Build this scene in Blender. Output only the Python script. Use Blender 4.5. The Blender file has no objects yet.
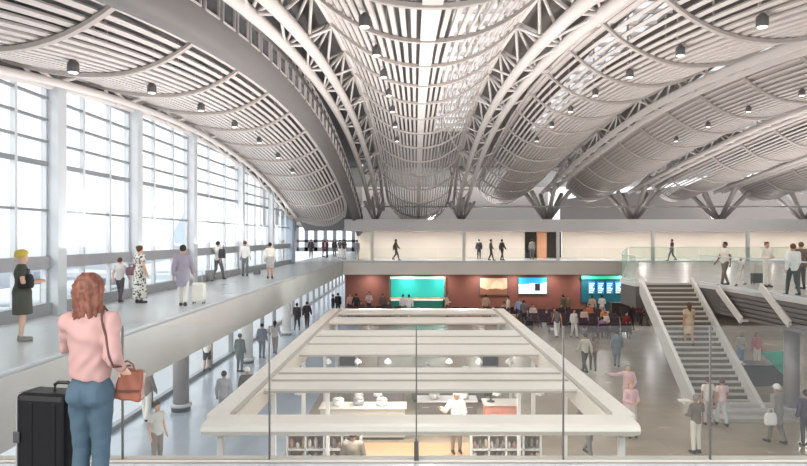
import bpy, math, random
import numpy as np
from mathutils import Vector, Matrix

# ------------------------------------------------------------------ camera, world, exposure
S = bpy.context.scene
COL = S.collection
PI = math.pi
F = 650.0; VX = 415.0; VY = 237.0; CZ = 6.0
cam_d = bpy.data.cameras.new('camera'); cam = bpy.data.objects.new('camera', cam_d); COL.objects.link(cam)
cam.location = (0, 0, CZ); cam.rotation_euler = (PI/2, 0, 0)
cam_d.sensor_width = 36; cam_d.lens = F*36/807
cam_d.shift_x = -(VX-403.5)/807; cam_d.shift_y = (VY-233.0)/807
cam_d.clip_start = 0.05; cam_d.clip_end = 2000
S.camera = cam
S.view_settings.view_transform = 'Standard'; S.view_settings.look = 'None'
S.view_settings.exposure = 1.1; S.view_settings.gamma = 1; S.view_settings.use_curve_mapping = False
w = bpy.data.worlds.new('sky'); S.world = w; w.use_nodes = True
nt = w.node_tree; bg = nt.nodes['Background']
tc = nt.nodes.new('ShaderNodeTexCoord'); sp = nt.nodes.new('ShaderNodeSeparateXYZ'); cr = nt.nodes.new('ShaderNodeValToRGB')
nt.links.new(tc.outputs['Generated'], sp.inputs[0]); nt.links.new(sp.outputs['Z'], cr.inputs[0]); nt.links.new(cr.outputs[0], bg.inputs[0])
cr.color_ramp.elements[0].position = 0.0; cr.color_ramp.elements[0].color = (0.86, 0.89, 0.92, 1)
cr.color_ramp.elements[1].position = 0.5; cr.color_ramp.elements[1].color = (0.90, 0.93, 0.97, 1)
bg.inputs[1].default_value = 0.95
sun_d = bpy.data.lights.new('sun', 'SUN'); sun = bpy.data.objects.new('sun', sun_d); COL.objects.link(sun)
sun_d.energy = 0.8; sun_d.angle = 0.35; sun_d.color = (1, 0.93, 0.84)
sun.rotation_euler = Vector((0.55, 0.62, -0.60)).to_track_quat('-Z', 'Y').to_euler()
def lamps(name, loc, sx, sy, power, col=(1, 0.945, 0.925), up=True, tilt=0.0, pitch=5.0):
    # a grid of small square fill lamps without housings sharing the given power
    nx, ny = max(1, round(sx/pitch)), max(1, round(sy/pitch))
    for i in range(nx):
        for j in range(ny):
            l = bpy.data.lights.new(name, 'AREA'); l.shape = 'SQUARE'; l.size = 0.4; l.energy = power/(nx*ny); l.color = col
            o = bpy.data.objects.new(name, l); COL.objects.link(o)
            o.location = (loc[0]+sx*((i+0.5)/nx-0.5), loc[1]+sy*((j+0.5)/ny-0.5), loc[2]); o.rotation_euler = ((PI if up else 0)-tilt, 0, 0)
# added fill lamps without fixtures, brightening the roof and bridge front from below
UP = 0.66
lamps('fill_up_canopy', (0.1, 19, 3.2), 5.5, 14, 1150*UP)
lamps('fill_up_beam', (16, 56, 7.5), 44, 4, 300*UP)
lamps('fill_bridge_front', (0.1, 26.8, 3.2), 6, 1, 240, tilt=1.0, pitch=2.0)
lamps('fill_up_right_deck', (22, 30, 4.4), 12, 34, 1500*UP)
lamps('fill_up_window_wall', (-8.6, 28, 5.7), 0.6, 36, 350*UP, (0.96, 0.97, 1))
lamps('fill_up_balcony', (3, -1, 4.6), 12, 6, 700*UP)
# unseen lamps added to brighten corridor, soffit, food hall, canopy and hall floors
lamps('fill_down_bridge', (18, 56.5, 6.44), 44, 3, 560, up=False, pitch=3.6)
lamps('fill_down_soffit', (8, 51.7, 3.0), 26, 1.2, 260, up=False, pitch=3)
lamps('fill_down_food_hall', (0.1, 17.5, 2.6), 5, 9, 200, up=False, pitch=2.5)
lamps('fill_down_hall', (9, 32, 9.2), 10, 26, 280, up=False)
lamps('fill_down_canopy', (0.1, 19, 9.6), 3, 16, 130, up=False)
lamps('fill_down_under_deck', (20, 34, 2.9), 14, 22, 260, up=False)

# ------------------------------------------------------------------ helpers
def X(px, d): return (px-VX)*d/F
def Z(py, d): return CZ-(py-VY)*d/F
def arch(d): return 12-(0.0054 if d > 29 else 0.0045)*(d-29)**2
def lift(d): return 1.7*max(0.0, (d-36)/20)**2
def archr(d): return arch(d)+lift(d)
def zl(d): return 10.1-0.0055*(d-25)**2
DECK = 4.05

MATS = {}
def mat(name, col, rough=0.6, metal=0.0, emit=0.0, noise=0.0, scale=4.0, bump=0.0, spec=0.5, wave=None, stretch=(1, 1, 1)):
    if name in MATS: return MATS[name]
    m = bpy.data.materials.new(name); m.use_nodes = True; t = m.node_tree; b = t.nodes['Principled BSDF']
    c = tuple(((v/255)/12.92 if v/255 <= 0.04045 else ((v/255+0.055)/1.055)**2.4) for v in col)+(1,)
    b.inputs['Base Color'].default_value = c; b.inputs['Roughness'].default_value = rough
    b.inputs['Metallic'].default_value = metal; b.inputs['Specular IOR Level'].default_value = spec
    m.diffuse_color = c
    if emit: b.inputs['Emission Color'].default_value = c; b.inputs['Emission Strength'].default_value = emit
    if noise or bump or wave:
        g = t.nodes.new('ShaderNodeTexCoord'); mp = t.nodes.new('ShaderNodeMapping'); mp.inputs['Scale'].default_value = stretch
        t.links.new(g.outputs['Object'], mp.inputs[0])
        n = t.nodes.new('ShaderNodeTexNoise'); n.inputs['Scale'].default_value = scale; n.inputs['Detail'].default_value = 5
        t.links.new(mp.outputs[0], n.inputs['Vector'])
        if noise:
            r = t.nodes.new('ShaderNodeMapRange'); r.inputs[1].default_value = 0.3; r.inputs[2].default_value = 0.7
            r.inputs[3].default_value = 1-noise; r.inputs[4].default_value = 1+noise
            t.links.new(n.outputs['Fac'], r.inputs[0])
            mx = t.nodes.new('ShaderNodeVectorMath'); mx.operation = 'SCALE'; mx.inputs[0].default_value = c[:3]
            t.links.new(r.outputs[0], mx.inputs['Scale']); t.links.new(mx.outputs[0], b.inputs['Base Color'])
        if bump:
            bp = t.nodes.new('ShaderNodeBump'); bp.inputs['Strength'].default_value = bump; bp.inputs['Distance'].default_value = 0.02
            t.links.new(n.outputs['Fac'], bp.inputs['Height']); t.links.new(bp.outputs[0], b.inputs['Normal'])
    MATS[name] = m; return m

def tile_mat(name, c1, c2, mortar, sx, sy, rough, noise=0.06):
    m = bpy.data.materials.new(name); m.use_nodes = True; t = m.node_tree; b = t.nodes['Principled BSDF']
    lin = lambda col: tuple((v/255)**2.2 for v in col)+(1,)
    g = t.nodes.new('ShaderNodeTexCoord'); br = t.nodes.new('ShaderNodeTexBrick')
    br.offset = 0; br.inputs['Scale'].default_value = 1; br.inputs['Brick Width'].default_value = sx; br.inputs['Row Height'].default_value = sy
    br.inputs['Mortar Size'].default_value = 0.008; br.inputs['Mortar Smooth'].default_value = 0.3
    br.inputs['Color1'].default_value = lin(c1); br.inputs['Color2'].default_value = lin(c2); br.inputs['Mortar'].default_value = lin(mortar)
    t.links.new(g.outputs['Object'], br.inputs['Vector'])
    n = t.nodes.new('ShaderNodeTexNoise'); n.inputs['Scale'].default_value = 0.7; n.inputs['Detail'].default_value = 8; n.inputs['Roughness'].default_value = 0.7
    t.links.new(g.outputs['Object'], n.inputs['Vector'])
    r = t.nodes.new('ShaderNodeMapRange'); r.inputs[1].default_value = 0.3; r.inputs[2].default_value = 0.7; r.inputs[3].default_value = 1-noise; r.inputs[4].default_value = 1+noise
    t.links.new(n.outputs['Fac'], r.inputs[0])
    mx = t.nodes.new('ShaderNodeVectorMath'); mx.operation = 'SCALE'
    t.links.new(br.outputs['Color'], mx.inputs[0]); t.links.new(r.outputs[0], mx.inputs['Scale']); t.links.new(mx.outputs[0], b.inputs['Base Color'])
    r2 = t.nodes.new('ShaderNodeMapRange'); r2.inputs[3].default_value = rough*0.7; r2.inputs[4].default_value = rough*1.3
    t.links.new(n.outputs['Fac'], r2.inputs[0]); t.links.new(r2.outputs[0], b.inputs['Roughness'])
    MATS[name] = m; return m

def glass_mat(name, tint=(1, 1, 1), haze=0.0, refl=1.0, hcol=(0.8, 0.85, 0.85)):
    m = bpy.data.materials.new(name); m.use_nodes = True; t = m.node_tree
    for n in list(t.nodes): t.nodes.remove(n)
    o = t.nodes.new('ShaderNodeOutputMaterial'); tr = t.nodes.new('ShaderNodeBsdfTransparent'); tr.inputs[0].default_value = tint+(1,)
    gl = t.nodes.new('ShaderNodeBsdfGlossy'); gl.inputs['Roughness'].default_value = 0.02
    lw = t.nodes.new('ShaderNodeFresnel'); lw.inputs['IOR'].default_value = 1.45
    mu = t.nodes.new('ShaderNodeMath'); mu.operation = 'MULTIPLY'; mu.inputs[1].default_value = refl
    t.links.new(lw.outputs[0], mu.inputs[0])
    mx = t.nodes.new('ShaderNodeMixShader'); t.links.new(mu.outputs[0], mx.inputs[0]); t.links.new(gl.outputs[0], mx.inputs[2])
    if haze:
        df = t.nodes.new('ShaderNodeBsdfDiffuse'); df.inputs[0].default_value = hcol+(1,)
        m2 = t.nodes.new('ShaderNodeMixShader'); m2.inputs[0].default_value = haze
        t.links.new(tr.outputs[0], m2.inputs[1]); t.links.new(df.outputs[0], m2.inputs[2]); t.links.new(m2.outputs[0], mx.inputs[1])
    else: t.links.new(tr.outputs[0], mx.inputs[1])
    t.links.new(mx.outputs[0], o.inputs[0]); MATS[name] = m; return m

def perp(a, b):
    d = (Vector(b)-Vector(a)).normalized()
    u = Vector((0, 0, 1)) if abs(d.z) < 0.9 else Vector((1, 0, 0))
    s = d.cross(u).normalized(); return d, s, s.cross(d).normalized()

class MB:
    def __init__(s): s.v = []; s.f = []
    def add(s, vs, fs):
        o = len(s.v); s.v += [tuple(x) for x in vs]; s.f += [tuple(i+o for i in q) for q in fs]; return s
    def box(s, x0, x1, y0, y1, z0, z1):
        return s.add([(x, y, z) for z in (z0, z1) for y in (y0, y1) for x in (x0, x1)],
                     [(0, 2, 3, 1), (4, 5, 7, 6), (0, 1, 5, 4), (2, 6, 7, 3), (0, 4, 6, 2), (1, 3, 7, 5)])
    def bar(s, a, b, w, h=None):
        h = h or w; d, u, v = perp(a, b); a = Vector(a); b = Vector(b); c = [(-1, -1), (1, -1), (1, 1), (-1, 1)]
        vs = [p+u*(w/2*i)+v*(h/2*j) for p in (a, b) for i, j in c]
        return s.add(vs, [(0, 3, 2, 1), (4, 5, 6, 7)]+[(i, (i+1) % 4, (i+1) % 4+4, i+4) for i in range(4)])
    def tube(s, pts, r, n=8, caps=True):
        pts = [Vector(p) for p in pts]; rs = r if isinstance(r, (list, tuple)) else [r]*len(pts); vs = []; m = len(pts)
        for i, p in enumerate(pts):
            t = (pts[min(i+1, m-1)]-pts[max(i-1, 0)]).normalized(); u0 = Vector((0, 0, 1)) if abs(t.z) < 0.95 else Vector((1, 0, 0))
            u = t.cross(u0).normalized(); v = u.cross(t).normalized()
            vs += [p+(u*math.cos(2*PI*k/n)+v*math.sin(2*PI*k/n))*rs[i] for k in range(n)]
        fs = [(i*n+k, i*n+(k+1) % n, (i+1)*n+(k+1) % n, (i+1)*n+k) for i in range(m-1) for k in range(n)]
        if caps: fs += [tuple(range(n))[::-1], tuple(range((m-1)*n, m*n))]
        return s.add(vs, fs)
    def strip(s, pts, w, h):                                    # rectangular section swept along a path, width across X
        vs = []; m = len(pts)
        for p in pts: vs += [(p[0]-w/2, p[1], p[2]), (p[0]+w/2, p[1], p[2]), (p[0]+w/2, p[1], p[2]+h), (p[0]-w/2, p[1], p[2]+h)]
        fs = [(i*4+k, i*4+(k+1) % 4, i*4+4+(k+1) % 4, i*4+4+k) for i in range(m-1) for k in range(4)]+[(0, 1, 2, 3), (4*m-1, 4*m-2, 4*m-3, 4*m-4)]
        return s.add(vs, fs)
    def prism(s, poly, z0, z1):
        n = len(poly)
        return s.add([(x, y, z0) for x, y in poly]+[(x, y, z1) for x, y in poly],
                     [tuple(range(n))[::-1], tuple(range(n, 2*n))]+[(i, (i+1) % n, (i+1) % n+n, i+n) for i in range(n)])
    def sheet(s, rows, th=0.0):
        m = len(rows); n = len(rows[0]); vs = [p for r in rows for p in r]
        fs = [(i*n+k, i*n+k+1, (i+1)*n+k+1, (i+1)*n+k) for i in range(m-1) for k in range(n-1)]
        s.add(vs, fs)
        if th:
            s.add([(p[0], p[1], p[2]+th) for p in vs], [q[::-1] for q in fs])
            e = [(k, k+1) for k in range(n-1)]+[((m-1)*n+k+1, (m-1)*n+k) for k in range(n-1)]+[((i+1)*n, i*n) for i in range(m-1)]+[(i*n+n-1, (i+1)*n+n-1) for i in range(m-1)]
            s.add(vs+[(p[0], p[1], p[2]+th) for p in vs], [(a, a+m*n, b+m*n, b) for a, b in e])
        return s
    def lathe(s, prof, c=(0, 0, 0), n=20):
        vs = []; m = len(prof)
        for r, z in prof: vs += [(c[0]+r*math.cos(2*PI*k/n), c[1]+r*math.sin(2*PI*k/n), c[2]+z) for k in range(n)]
        return s.add(vs, [(i*n+k, i*n+(k+1) % n, (i+1)*n+(k+1) % n, (i+1)*n+k) for i in range(m-1) for k in range(n)]+[tuple(range(n))[::-1], tuple(range((m-1)*n, m*n))])
    def rbox(s, x0, x1, y0, y1, z0, z1, r=0.03):                # box with rounded vertical and horizontal edges
        n = 5; cs = []
        for cx, cy, a0 in ((x1-r, y1-r, 0), (x0+r, y1-r, PI/2), (x0+r, y0+r, PI), (x1-r, y0+r, 3*PI/2)):
            cs += [(cx, cy, a0+PI/2*k/(n-1)) for k in range(n)]
        lay = [(z0, 0.0), (z0+r*0.3, 0.7), (z0+r, 1.0), (z1-r, 1.0), (z1-r*0.3, 0.7), (z1, 0.0)]; vs = []; N = len(cs)
        for z, q in lay: vs += [(cx+math.cos(a)*r*q, cy+math.sin(a)*r*q, z) for cx, cy, a in cs]
        m = len(lay)
        return s.add(vs, [(i*N+k, i*N+(k+1) % N, (i+1)*N+(k+1) % N, (i+1)*N+k) for i in range(m-1) for k in range(N)]+[tuple(range(N))[::-1], tuple(range((m-1)*N, m*N))])
    def build(s, name, m, parent=None, loc=None, smooth=False):
        o0 = Vector(parent.location) if parent is not None and parent.get('_w') else (Vector(loc) if loc else Vector((0, 0, 0)))
        if parent is not None and not parent.get('_w'): o0 = Vector((0, 0, 0))
        me = bpy.data.meshes.new(name); me.from_pydata([tuple(Vector(p)-o0) for p in s.v], [], s.f); me.update()
        if m: me.materials.append(m)
        if smooth:
            for p in me.polygons: p.use_smooth = True
        o = bpy.data.objects.new(name, me); COL.objects.link(o)
        if parent is not None: o.parent = parent
        elif loc: o.location = loc
        if parent is not None and parent.get('_w'): o['_w'] = 1; o['_o'] = list(o0)
        return o

def tag(o, label=None, cat=None, group=None, kind=None):
    if label: o['label'] = label
    if cat: o['category'] = cat
    if group: o['group'] = group
    if kind: o['kind'] = kind
    return o
def empty(name, loc, label=None, cat=None, group=None, world=True, kind=None, rz=0):
    o = bpy.data.objects.new(name, None); COL.objects.link(o); o.location = loc; o.rotation_euler = (0, 0, rz); o.empty_display_size = 0.1
    if world: o['_w'] = 1
    return tag(o, label, cat, group, kind)
def struct(mb, name, m, smooth=False): return tag(mb.build(name, m, None, None, smooth), kind='structure')
def sub(mb, name, m, part, smooth=False):                        # sub-part under a part whose verts are relative to part['_o']
    off = Vector(part.get('_o', (0, 0, 0)))
    mb.v = [tuple(Vector(p)-off) for p in mb.v]
    me = bpy.data.meshes.new(name); me.from_pydata(mb.v, [], mb.f); me.update(); me.materials.append(m)
    o = bpy.data.objects.new(name, me); COL.objects.link(o); o.parent = part; return o
def copy_tree(o, parent=None):
    c = o.copy(); COL.objects.link(c)
    if parent is not None: c.parent = parent
    for ch in list(o.children): copy_tree(ch, c)
    return c

# ------------------------------------------------------------------ materials
cream = mat('painted_steel', (211, 205, 201), 0.45)
slatm = mat('slat_white', (206, 199, 195), 0.5)
membm = mat('canopy_membrane', (190, 182, 177), 0.6, noise=0.05, scale=0.5)
ribm = mat('rib_grey', (182, 174, 168), 0.5)
deckm = mat('roof_sheet', (128, 122, 117), 0.6, noise=0.06, scale=2, stretch=(1, 6, 1))
darkroof = mat('roof_sheet_dark', (112, 110, 110), 0.6, noise=0.08, scale=2, stretch=(0.3, 8, 1))
greyb = mat('grey_cladding', (114, 111, 110), 0.5, noise=0.04, scale=1)
whitem = mat('white_cladding', (222, 220, 216), 0.5)
beam_m = mat('beam_white', (205, 202, 200), 0.5, noise=0.03, scale=0.4)
beige = mat('beige_panel', (226, 214, 198), 0.5, noise=0.03, scale=0.5)
alum = mat('window_aluminium', (205, 210, 214), 0.4, 0.1)
alumd = mat('window_bar_grey', (138, 143, 147), 0.4, 0.1)
bandm = mat('band_grey', (160, 161, 165), 0.5, noise=0.04)
fasc = mat('deck_fascia', (186, 186, 184), 0.4, noise=0.05, scale=0.6)
fascw = mat('bridge_fascia', (224, 218, 208), 0.5, noise=0.05, scale=0.3)
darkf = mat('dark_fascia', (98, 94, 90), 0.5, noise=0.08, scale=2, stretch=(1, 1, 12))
upfloor = tile_mat('upper_floor_tiles', (188, 191, 194), (193, 196, 198), (174, 177, 180), 1.2, 1.2, 0.3, 0.03)
lowfloor = tile_mat('lower_floor_stone', (158, 144, 124), (165, 152, 132), (146, 133, 114), 1.2, 0.6, 0.25, 0.10)
bluefloor = tile_mat('lower_floor_pale_blue', (176, 188, 200), (182, 193, 204), (165, 176, 188), 1.2, 1.2, 0.18, 0.05)
kerbm = mat('kerb_stone', (206, 200, 190), 0.5, noise=0.05, scale=3)
redwall = mat('brick_red_wall', (122, 74, 62), 0.7, noise=0.06, scale=1)
tealm = mat('teal_panel', (30, 150, 135), 0.5, emit=0.6)
woodm = mat('tan_wood', (205, 160, 120), 0.5, noise=0.08, scale=3, stretch=(1, 8, 1))
canopym = mat('canopy_metal', (226, 220, 210), 0.4, noise=0.04, scale=1.5, stretch=(0.3, 3, 1))
canopyd = mat('canopy_trim', (176, 169, 157), 0.5)  # duller tone for the canopy edge strips, cross beams and seams
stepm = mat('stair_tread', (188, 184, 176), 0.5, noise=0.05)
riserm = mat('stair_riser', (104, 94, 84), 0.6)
stringm = mat('stair_stringer', (214, 212, 205), 0.4)
blackm = mat('black_plastic', (30, 30, 33), 0.35)
dgrey = mat('dark_grey_metal', (72, 72, 74), 0.4)
steel = mat('counter_steel', (176, 174, 170), 0.35, 0.3)
lampm = mat('lamp_glow', (255, 244, 225), 0.5, emit=2.5)
winglass = glass_mat('window_glass', (0.86, 0.87, 0.88), 0.02, 0.5, (0.9, 0.93, 0.96))
railglass = glass_mat('balustrade_glass', (0.97, 0.985, 0.98), 0.012, 0.0, (0.9, 0.92, 0.9))
frontglass = glass_mat('near_balustrade_glass', (0.97, 0.985, 0.98), 0.02, 0.5, (0.9, 0.92, 0.9))
greenglass = glass_mat('green_glass', (0.90, 0.95, 0.92), 0.09, 0.06, (0.72, 0.82, 0.77))
darkglass = mat('clerestory_glass', (96, 98, 102), 0.15)

# ------------------------------------------------------------------ setting: floors, decks, walls
struct(MB().box(-3.62, 60, -12, 54, -0.2, 0), 'floor', lowfloor)
struct(MB().box(-9.5, -3.62, -12, 90, -0.2, 0), 'floor', bluefloor)
struct(MB().box(-600, -9.75, -300, 700, -0.4, -0.25), 'ground_apron', mat('apron_concrete', (196, 200, 204), 0.8, noise=0.06, scale=0.05))
FZ = 3.06
# balcony the camera stands on, left deck, bridge, right deck: slab + fascia
struct(MB().box(-5.65, 12, -6, 5.62, DECK-0.3, DECK), 'floor_balcony', upfloor)
struct(MB().box(-9.5, -5.65, -6, 90, DECK-0.12, DECK), 'floor_left_deck', upfloor)
struct(MB().box(-9.5, -5.70, 5.7, 90, FZ+0.05, DECK-0.121), 'ceiling_left_soffit', mat('soffit', (190, 192, 194), 0.6))
struct(MB().box(-5.649, -5.61, 5.82, 50.8, FZ, DECK+0.03), 'trim_1', fasc)
struct(MB().box(-5.65, 45, 50.86, 62, DECK-0.12, DECK), 'floor_bridge', upfloor)
struct(MB().box(-5.65, 45, 50.8, 50.86, FZ, DECK+0.02), 'trim_2', fascw)
struct(MB().box(-5.65, 45, 50.87, 60, FZ+0.05, DECK-0.121), 'ceiling_bridge_soffit', fascw)
struct(MB().box(-5.65, 16.6, 50.74, 50.80, DECK-0.06, DECK+0.03), 'trim_3', kerbm)
rd = [(9.3, 27.5), (11.75, 27.5), (11.95, 25.3), (12.05, 19.8), (12.05, -2), (45, -2), (45, 50.79), (16.6, 50.79), (9.3, 29.5)]
struct(MB().prism(rd, DECK-0.14, DECK), 'floor_right_deck', tile_mat('right_deck_tiles', (206, 204, 198), (210, 208, 202), (190, 188, 182), 1.2, 1.2, 0.25, 0.03))
def inset(poly, e):
    cx = sum(p[0] for p in poly)/len(poly); cy = sum(p[1] for p in poly)/len(poly)
    return [(p[0]+(cx-p[0])*e, p[1]+(cy-p[1])*e) for p in poly]
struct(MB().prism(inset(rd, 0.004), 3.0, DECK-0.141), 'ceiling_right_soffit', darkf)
# grooved dark fascia of the right deck edge
g = MB()
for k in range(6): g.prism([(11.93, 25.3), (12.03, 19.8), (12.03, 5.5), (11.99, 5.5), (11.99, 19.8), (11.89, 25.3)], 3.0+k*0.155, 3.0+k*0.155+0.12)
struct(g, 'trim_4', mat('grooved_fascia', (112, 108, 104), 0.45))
# back walls
struct(MB().box(-5.65, 13.8, 52.6, 52.8, 0, FZ+0.05), 'wall_back', redwall)
struct(MB().box(13.8, 45, 52.6, 52.8, 0, FZ+0.05), 'wall_back', mat('dark_blue_wall', (50, 72, 84), 0.6))
struct(MB().box(-5.4, 10.0, 59.2, 59.4, DECK, 6.6), 'wall_bridge', beige)
struct(MB().box(13.4, 45, 59.2, 59.4, DECK, 6.6), 'wall_bridge', beige)
struct(MB().box(9.5, 13.9, 61.8, 62, DECK, 6.6), 'wall_bridge', mat('shop_dark', (96, 88, 80), 0.6))
struct(MB().box(-5.5, 45, 50.6, 61.9, 6.47, 7.38), 'ceiling_bridge', beam_m)
struct(MB().box(11.1, 11.95, 59.0, 59.35, DECK, 6.46), 'trim_5', mat('orange_pillar', (206, 150, 112), 0.5))
struct(MB().box(45, 45.2, 24, 62, 0, 8), 'wall_right', beige)
# grey far wall beyond, with slanted top
g = MB(); g.add([(17, 76, 7), (60, 76, 7), (60, 76, 15.2), (17, 76, 10.4), (17, 76.3, 7), (60, 76.3, 7), (60, 76.3, 15.2), (17, 76.3, 10.4)],
                [(0, 1, 2, 3), (7, 6, 5, 4), (0, 4, 5, 1), (3, 2, 6, 7), (0, 3, 7, 4), (1, 5, 6, 2)])
struct(g, 'wall_far', mat('far_wall_grey', (128, 121, 117), 0.6))
struct(MB().box(-20, 17.2, 84, 84.3, 7.5, 13), 'wall_far', mat('far_wall_taupe', (150, 144, 140), 0.6))
# far end of left deck
fw = empty('window_9', (-7.5, 88, DECK), kind='structure')
g = MB()
for x in np.linspace(-16, -4.5, 10): g.box(x-0.25, x+0.25, 88, 88.3, DECK, 7.6)
g.box(-16, -4.5, 88, 88.3, DECK, 4.6); g.box(-16, -4.5, 88, 88.3, 5.3, 5.6); g.box(-16, -4.5, 88, 88.3, 7.3, 9)
g.build('window_frame', alumd, fw)

# ------------------------------------------------------------------ window wall, left
ys = [12.0, 16.6, 21.3, 26.7, 34.2, 41.3, 48.4]
TZ = [6.67, 7.84, 8.40, 8.95, 9.50, 10.02]
for b in range(len(ys)-1):
    y0, y1 = ys[b], ys[b+1]
    r = empty('window_%d' % (b+1), (-9.3, y0, DECK), kind='structure')
    n = 3 if b < 4 else 4
    yy = [y0+(y1-y0)*k/16 for k in range(17)]
    g = MB(); g.sheet([[(-9.33, y, DECK+0.3) for y in yy], [(-9.33, y, zl(y)+0.3) for y in yy]])
    g.build('window_pane', winglass, r)
    g = MB()
    for k in range(1, n):
        y = y0+(y1-y0)*k/n; g.box(-9.36, -9.24, y-0.05, y+0.05, DECK+0.3, zl(y)+0.3)
    for y in (y0+0.26, y1-0.26): g.box(-9.36, -9.26, y-0.03, y+0.03, DECK+0.3, zl(y)+0.3)
    g.build('window_mullion', alum, r)
    g = MB()
    for z in TZ:
        h = math.sqrt(max(0, (10.3-z)/0.0055)); a, c = max(y0, 25-h), min(y1, 25+h)
        if c > a: t = 0.06 if z == 7.84 else 0.03; g.box(-9.35, -9.25, a, c, z-t, z+t)
    g.build('window_transom', alumd, r)
    g = MB(); g.box(-9.38, -9.2, y0, y1, 5.2, 5.52); g.build('window_band', bandm, r)
    g = MB(); g.box(-9.42, -9.15, y0, y1, DECK, DECK+0.3); g.build('window_sill', bandm, r)
for i, y in enumerate(ys[:-1]):
    struct(MB().box(-9.45, -9.0, y-0.2, y+0.2, DECK, zl(y)+0.6), 'pillar_window', alum)
struct(MB().box(-9.45, -9.2, -6, 12.0, DECK, 9.5), 'wall_left', whitem)
struct(MB().rbox(-10.1, -9.0, 47.9, 49.0, DECK, 7.5, 0.08), 'pillar_corner', mat('pale_blue_grey', (176, 188, 204), 0.5))
# cladding above the glass
yy = [5+k*1.5 for k in range(32)]
g = MB(); g.sheet([[(-9.4, y, zl(y)+0.2) for y in yy], [(-9.4, y, zl(y)+2.4) for y in yy]]); struct(g, 'wall_left_cladding', greyb)
# lower-level window wall
g = MB(); gg = MB()
for k in range(25):
    y = 6+k*3.4; g.box(-9.5, -9.3, y-0.1, y+0.1, 0, FZ+0.1)
g.box(-9.5, -9.3, 5, 90, 0, 0.15); g.box(-9.5, -9.3, 5, 90, 2.2, 2.28)
r = empty('window_8', (-9.4, 5, 0), kind='structure'); g.build('window_frame', alumd, r)
gg.add([(-9.42, 5, 0.1), (-9.42, 90, 0.1), (-9.42, 90, FZ), (-9.42, 5, FZ)], [(0, 1, 2, 3)]); gg.build('window_pane', winglass, r)

# ------------------------------------------------------------------ roof: sheets, skylights
TX = [-3.4+7.34*k for k in range(6)]
def roofz(d): return arch(d)+2.3+lift(d)
yv = [4+k*1.5 for k in range(36)]                 # 4 .. 56.5
def rsheet(x0, x1, f, name, m, y0=4, y1=57):
    yy = [y for y in yv if y0 <= y <= y1]; n = max(2, int((x1-x0)/1.5)+1); g = MB()
    g.sheet([[(x0+(x1-x0)*k/(n-1), y, f(y)) for k in range(n)] for y in yy], 0.12); return struct(g, name, m)
rsheet(-9.6, -4.3, lambda d: zl(d)+1.9, 'ceiling_left_bay', darkroof)
rsheet(-4.45, 1.4, roofz, 'ceiling_1', darkroof)
SK = [(1.4, 3.7), (7.9, 9.3), (14.6, 16.2), (22.0, 23.4), (29.4, 30.6)]
edges = [1.4]
for i, (a, b) in enumerate(SK):
    nxt = SK[i+1][0] if i+1 < len(SK) else 46
    rsheet(b, nxt, roofz, 'ceiling_%d' % (i+2), deckm)
    rsheet(a, b, roofz, 'ceiling_%d' % (i+2), deckm, 4, 14.5); rsheet(a, b, roofz, 'ceiling_%d' % (i+2), deckm, 44.4, 57)
    r = empty('skylight', (a, 14.5, roofz(14.5)), 'glazed roof skylight strip number %s from the window side' % ['one', 'two', 'three', 'four', 'five'][i], 'skylight', 'roof skylight strips')
    g = MB()
    for y in yv:
        if 14 < y < 45: g.bar((a, y, roofz(y)), (b, y, roofz(y)), 0.12, 0.16)
    g.strip([((a+b)/2, y, roofz(y)) for y in yv if 14 < y < 45], 0.08, 0.12)
    g.build('glazing_bar', cream, r)
    g = MB(); g.sheet([[(a, y, roofz(y)+0.1), (b, y, roofz(y)+0.1)] for y in yv if 14 < y < 45]); g.build('glass', winglass, r)
# roof beyond the beam line, rising again
yb = [56+k*2 for k in range(14)]
g = MB(); g.sheet([[(x, y, 12.02+0.3*math.sin(min(1, (y-56)/18)*PI/2)) for x in np.linspace(-16, 30, 20)] for y in yb], 0.1); struct(g, 'ceiling_beyond', deckm)
# clerestory between left bay and main roof
r = empty('clerestory', (-4.4, 5, zl(5)+0.9), 'curved clerestory strip of dark panes above the left ceiling canopy', 'clerestory')
yy = [5+k*1.5 for k in range(34)]
g = MB(); g.sheet([[(-4.42, y, zl(y)+1.1) for y in yy], [(-4.42, y, roofz(y)) for y in yy]]); g.build('glass_band', darkglass, r)
g = MB(); N = 10
g.sheet([[(-4.85+0.5*math.sin(t/N*PI/2), y, zl(y)+0.75+0.6*(1-math.cos(t/N*PI/2))) for t in range(N+1)] for y in yy], 0.05); g.build('edge_beam', greyb, r, smooth=True)
for k in range(40):
    y = 6+k*1.25; a, c = zl(y)+1.36, zl(y)+2.35
    y2 = y+0.95; a2, c2 = zl(y2)+1.36, zl(y2)+2.35
    g = MB(); x = -4.36
    for p, q in (((x, y, a), (x, y, c)), ((x, y2, a2), (x, y2, c2)), ((x, y, c), (x, y2, c2)), ((x, y, a), (x, y2, a2))): g.bar(p, q, 0.05)
    g.build('pane_frame', cream, r)

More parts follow.
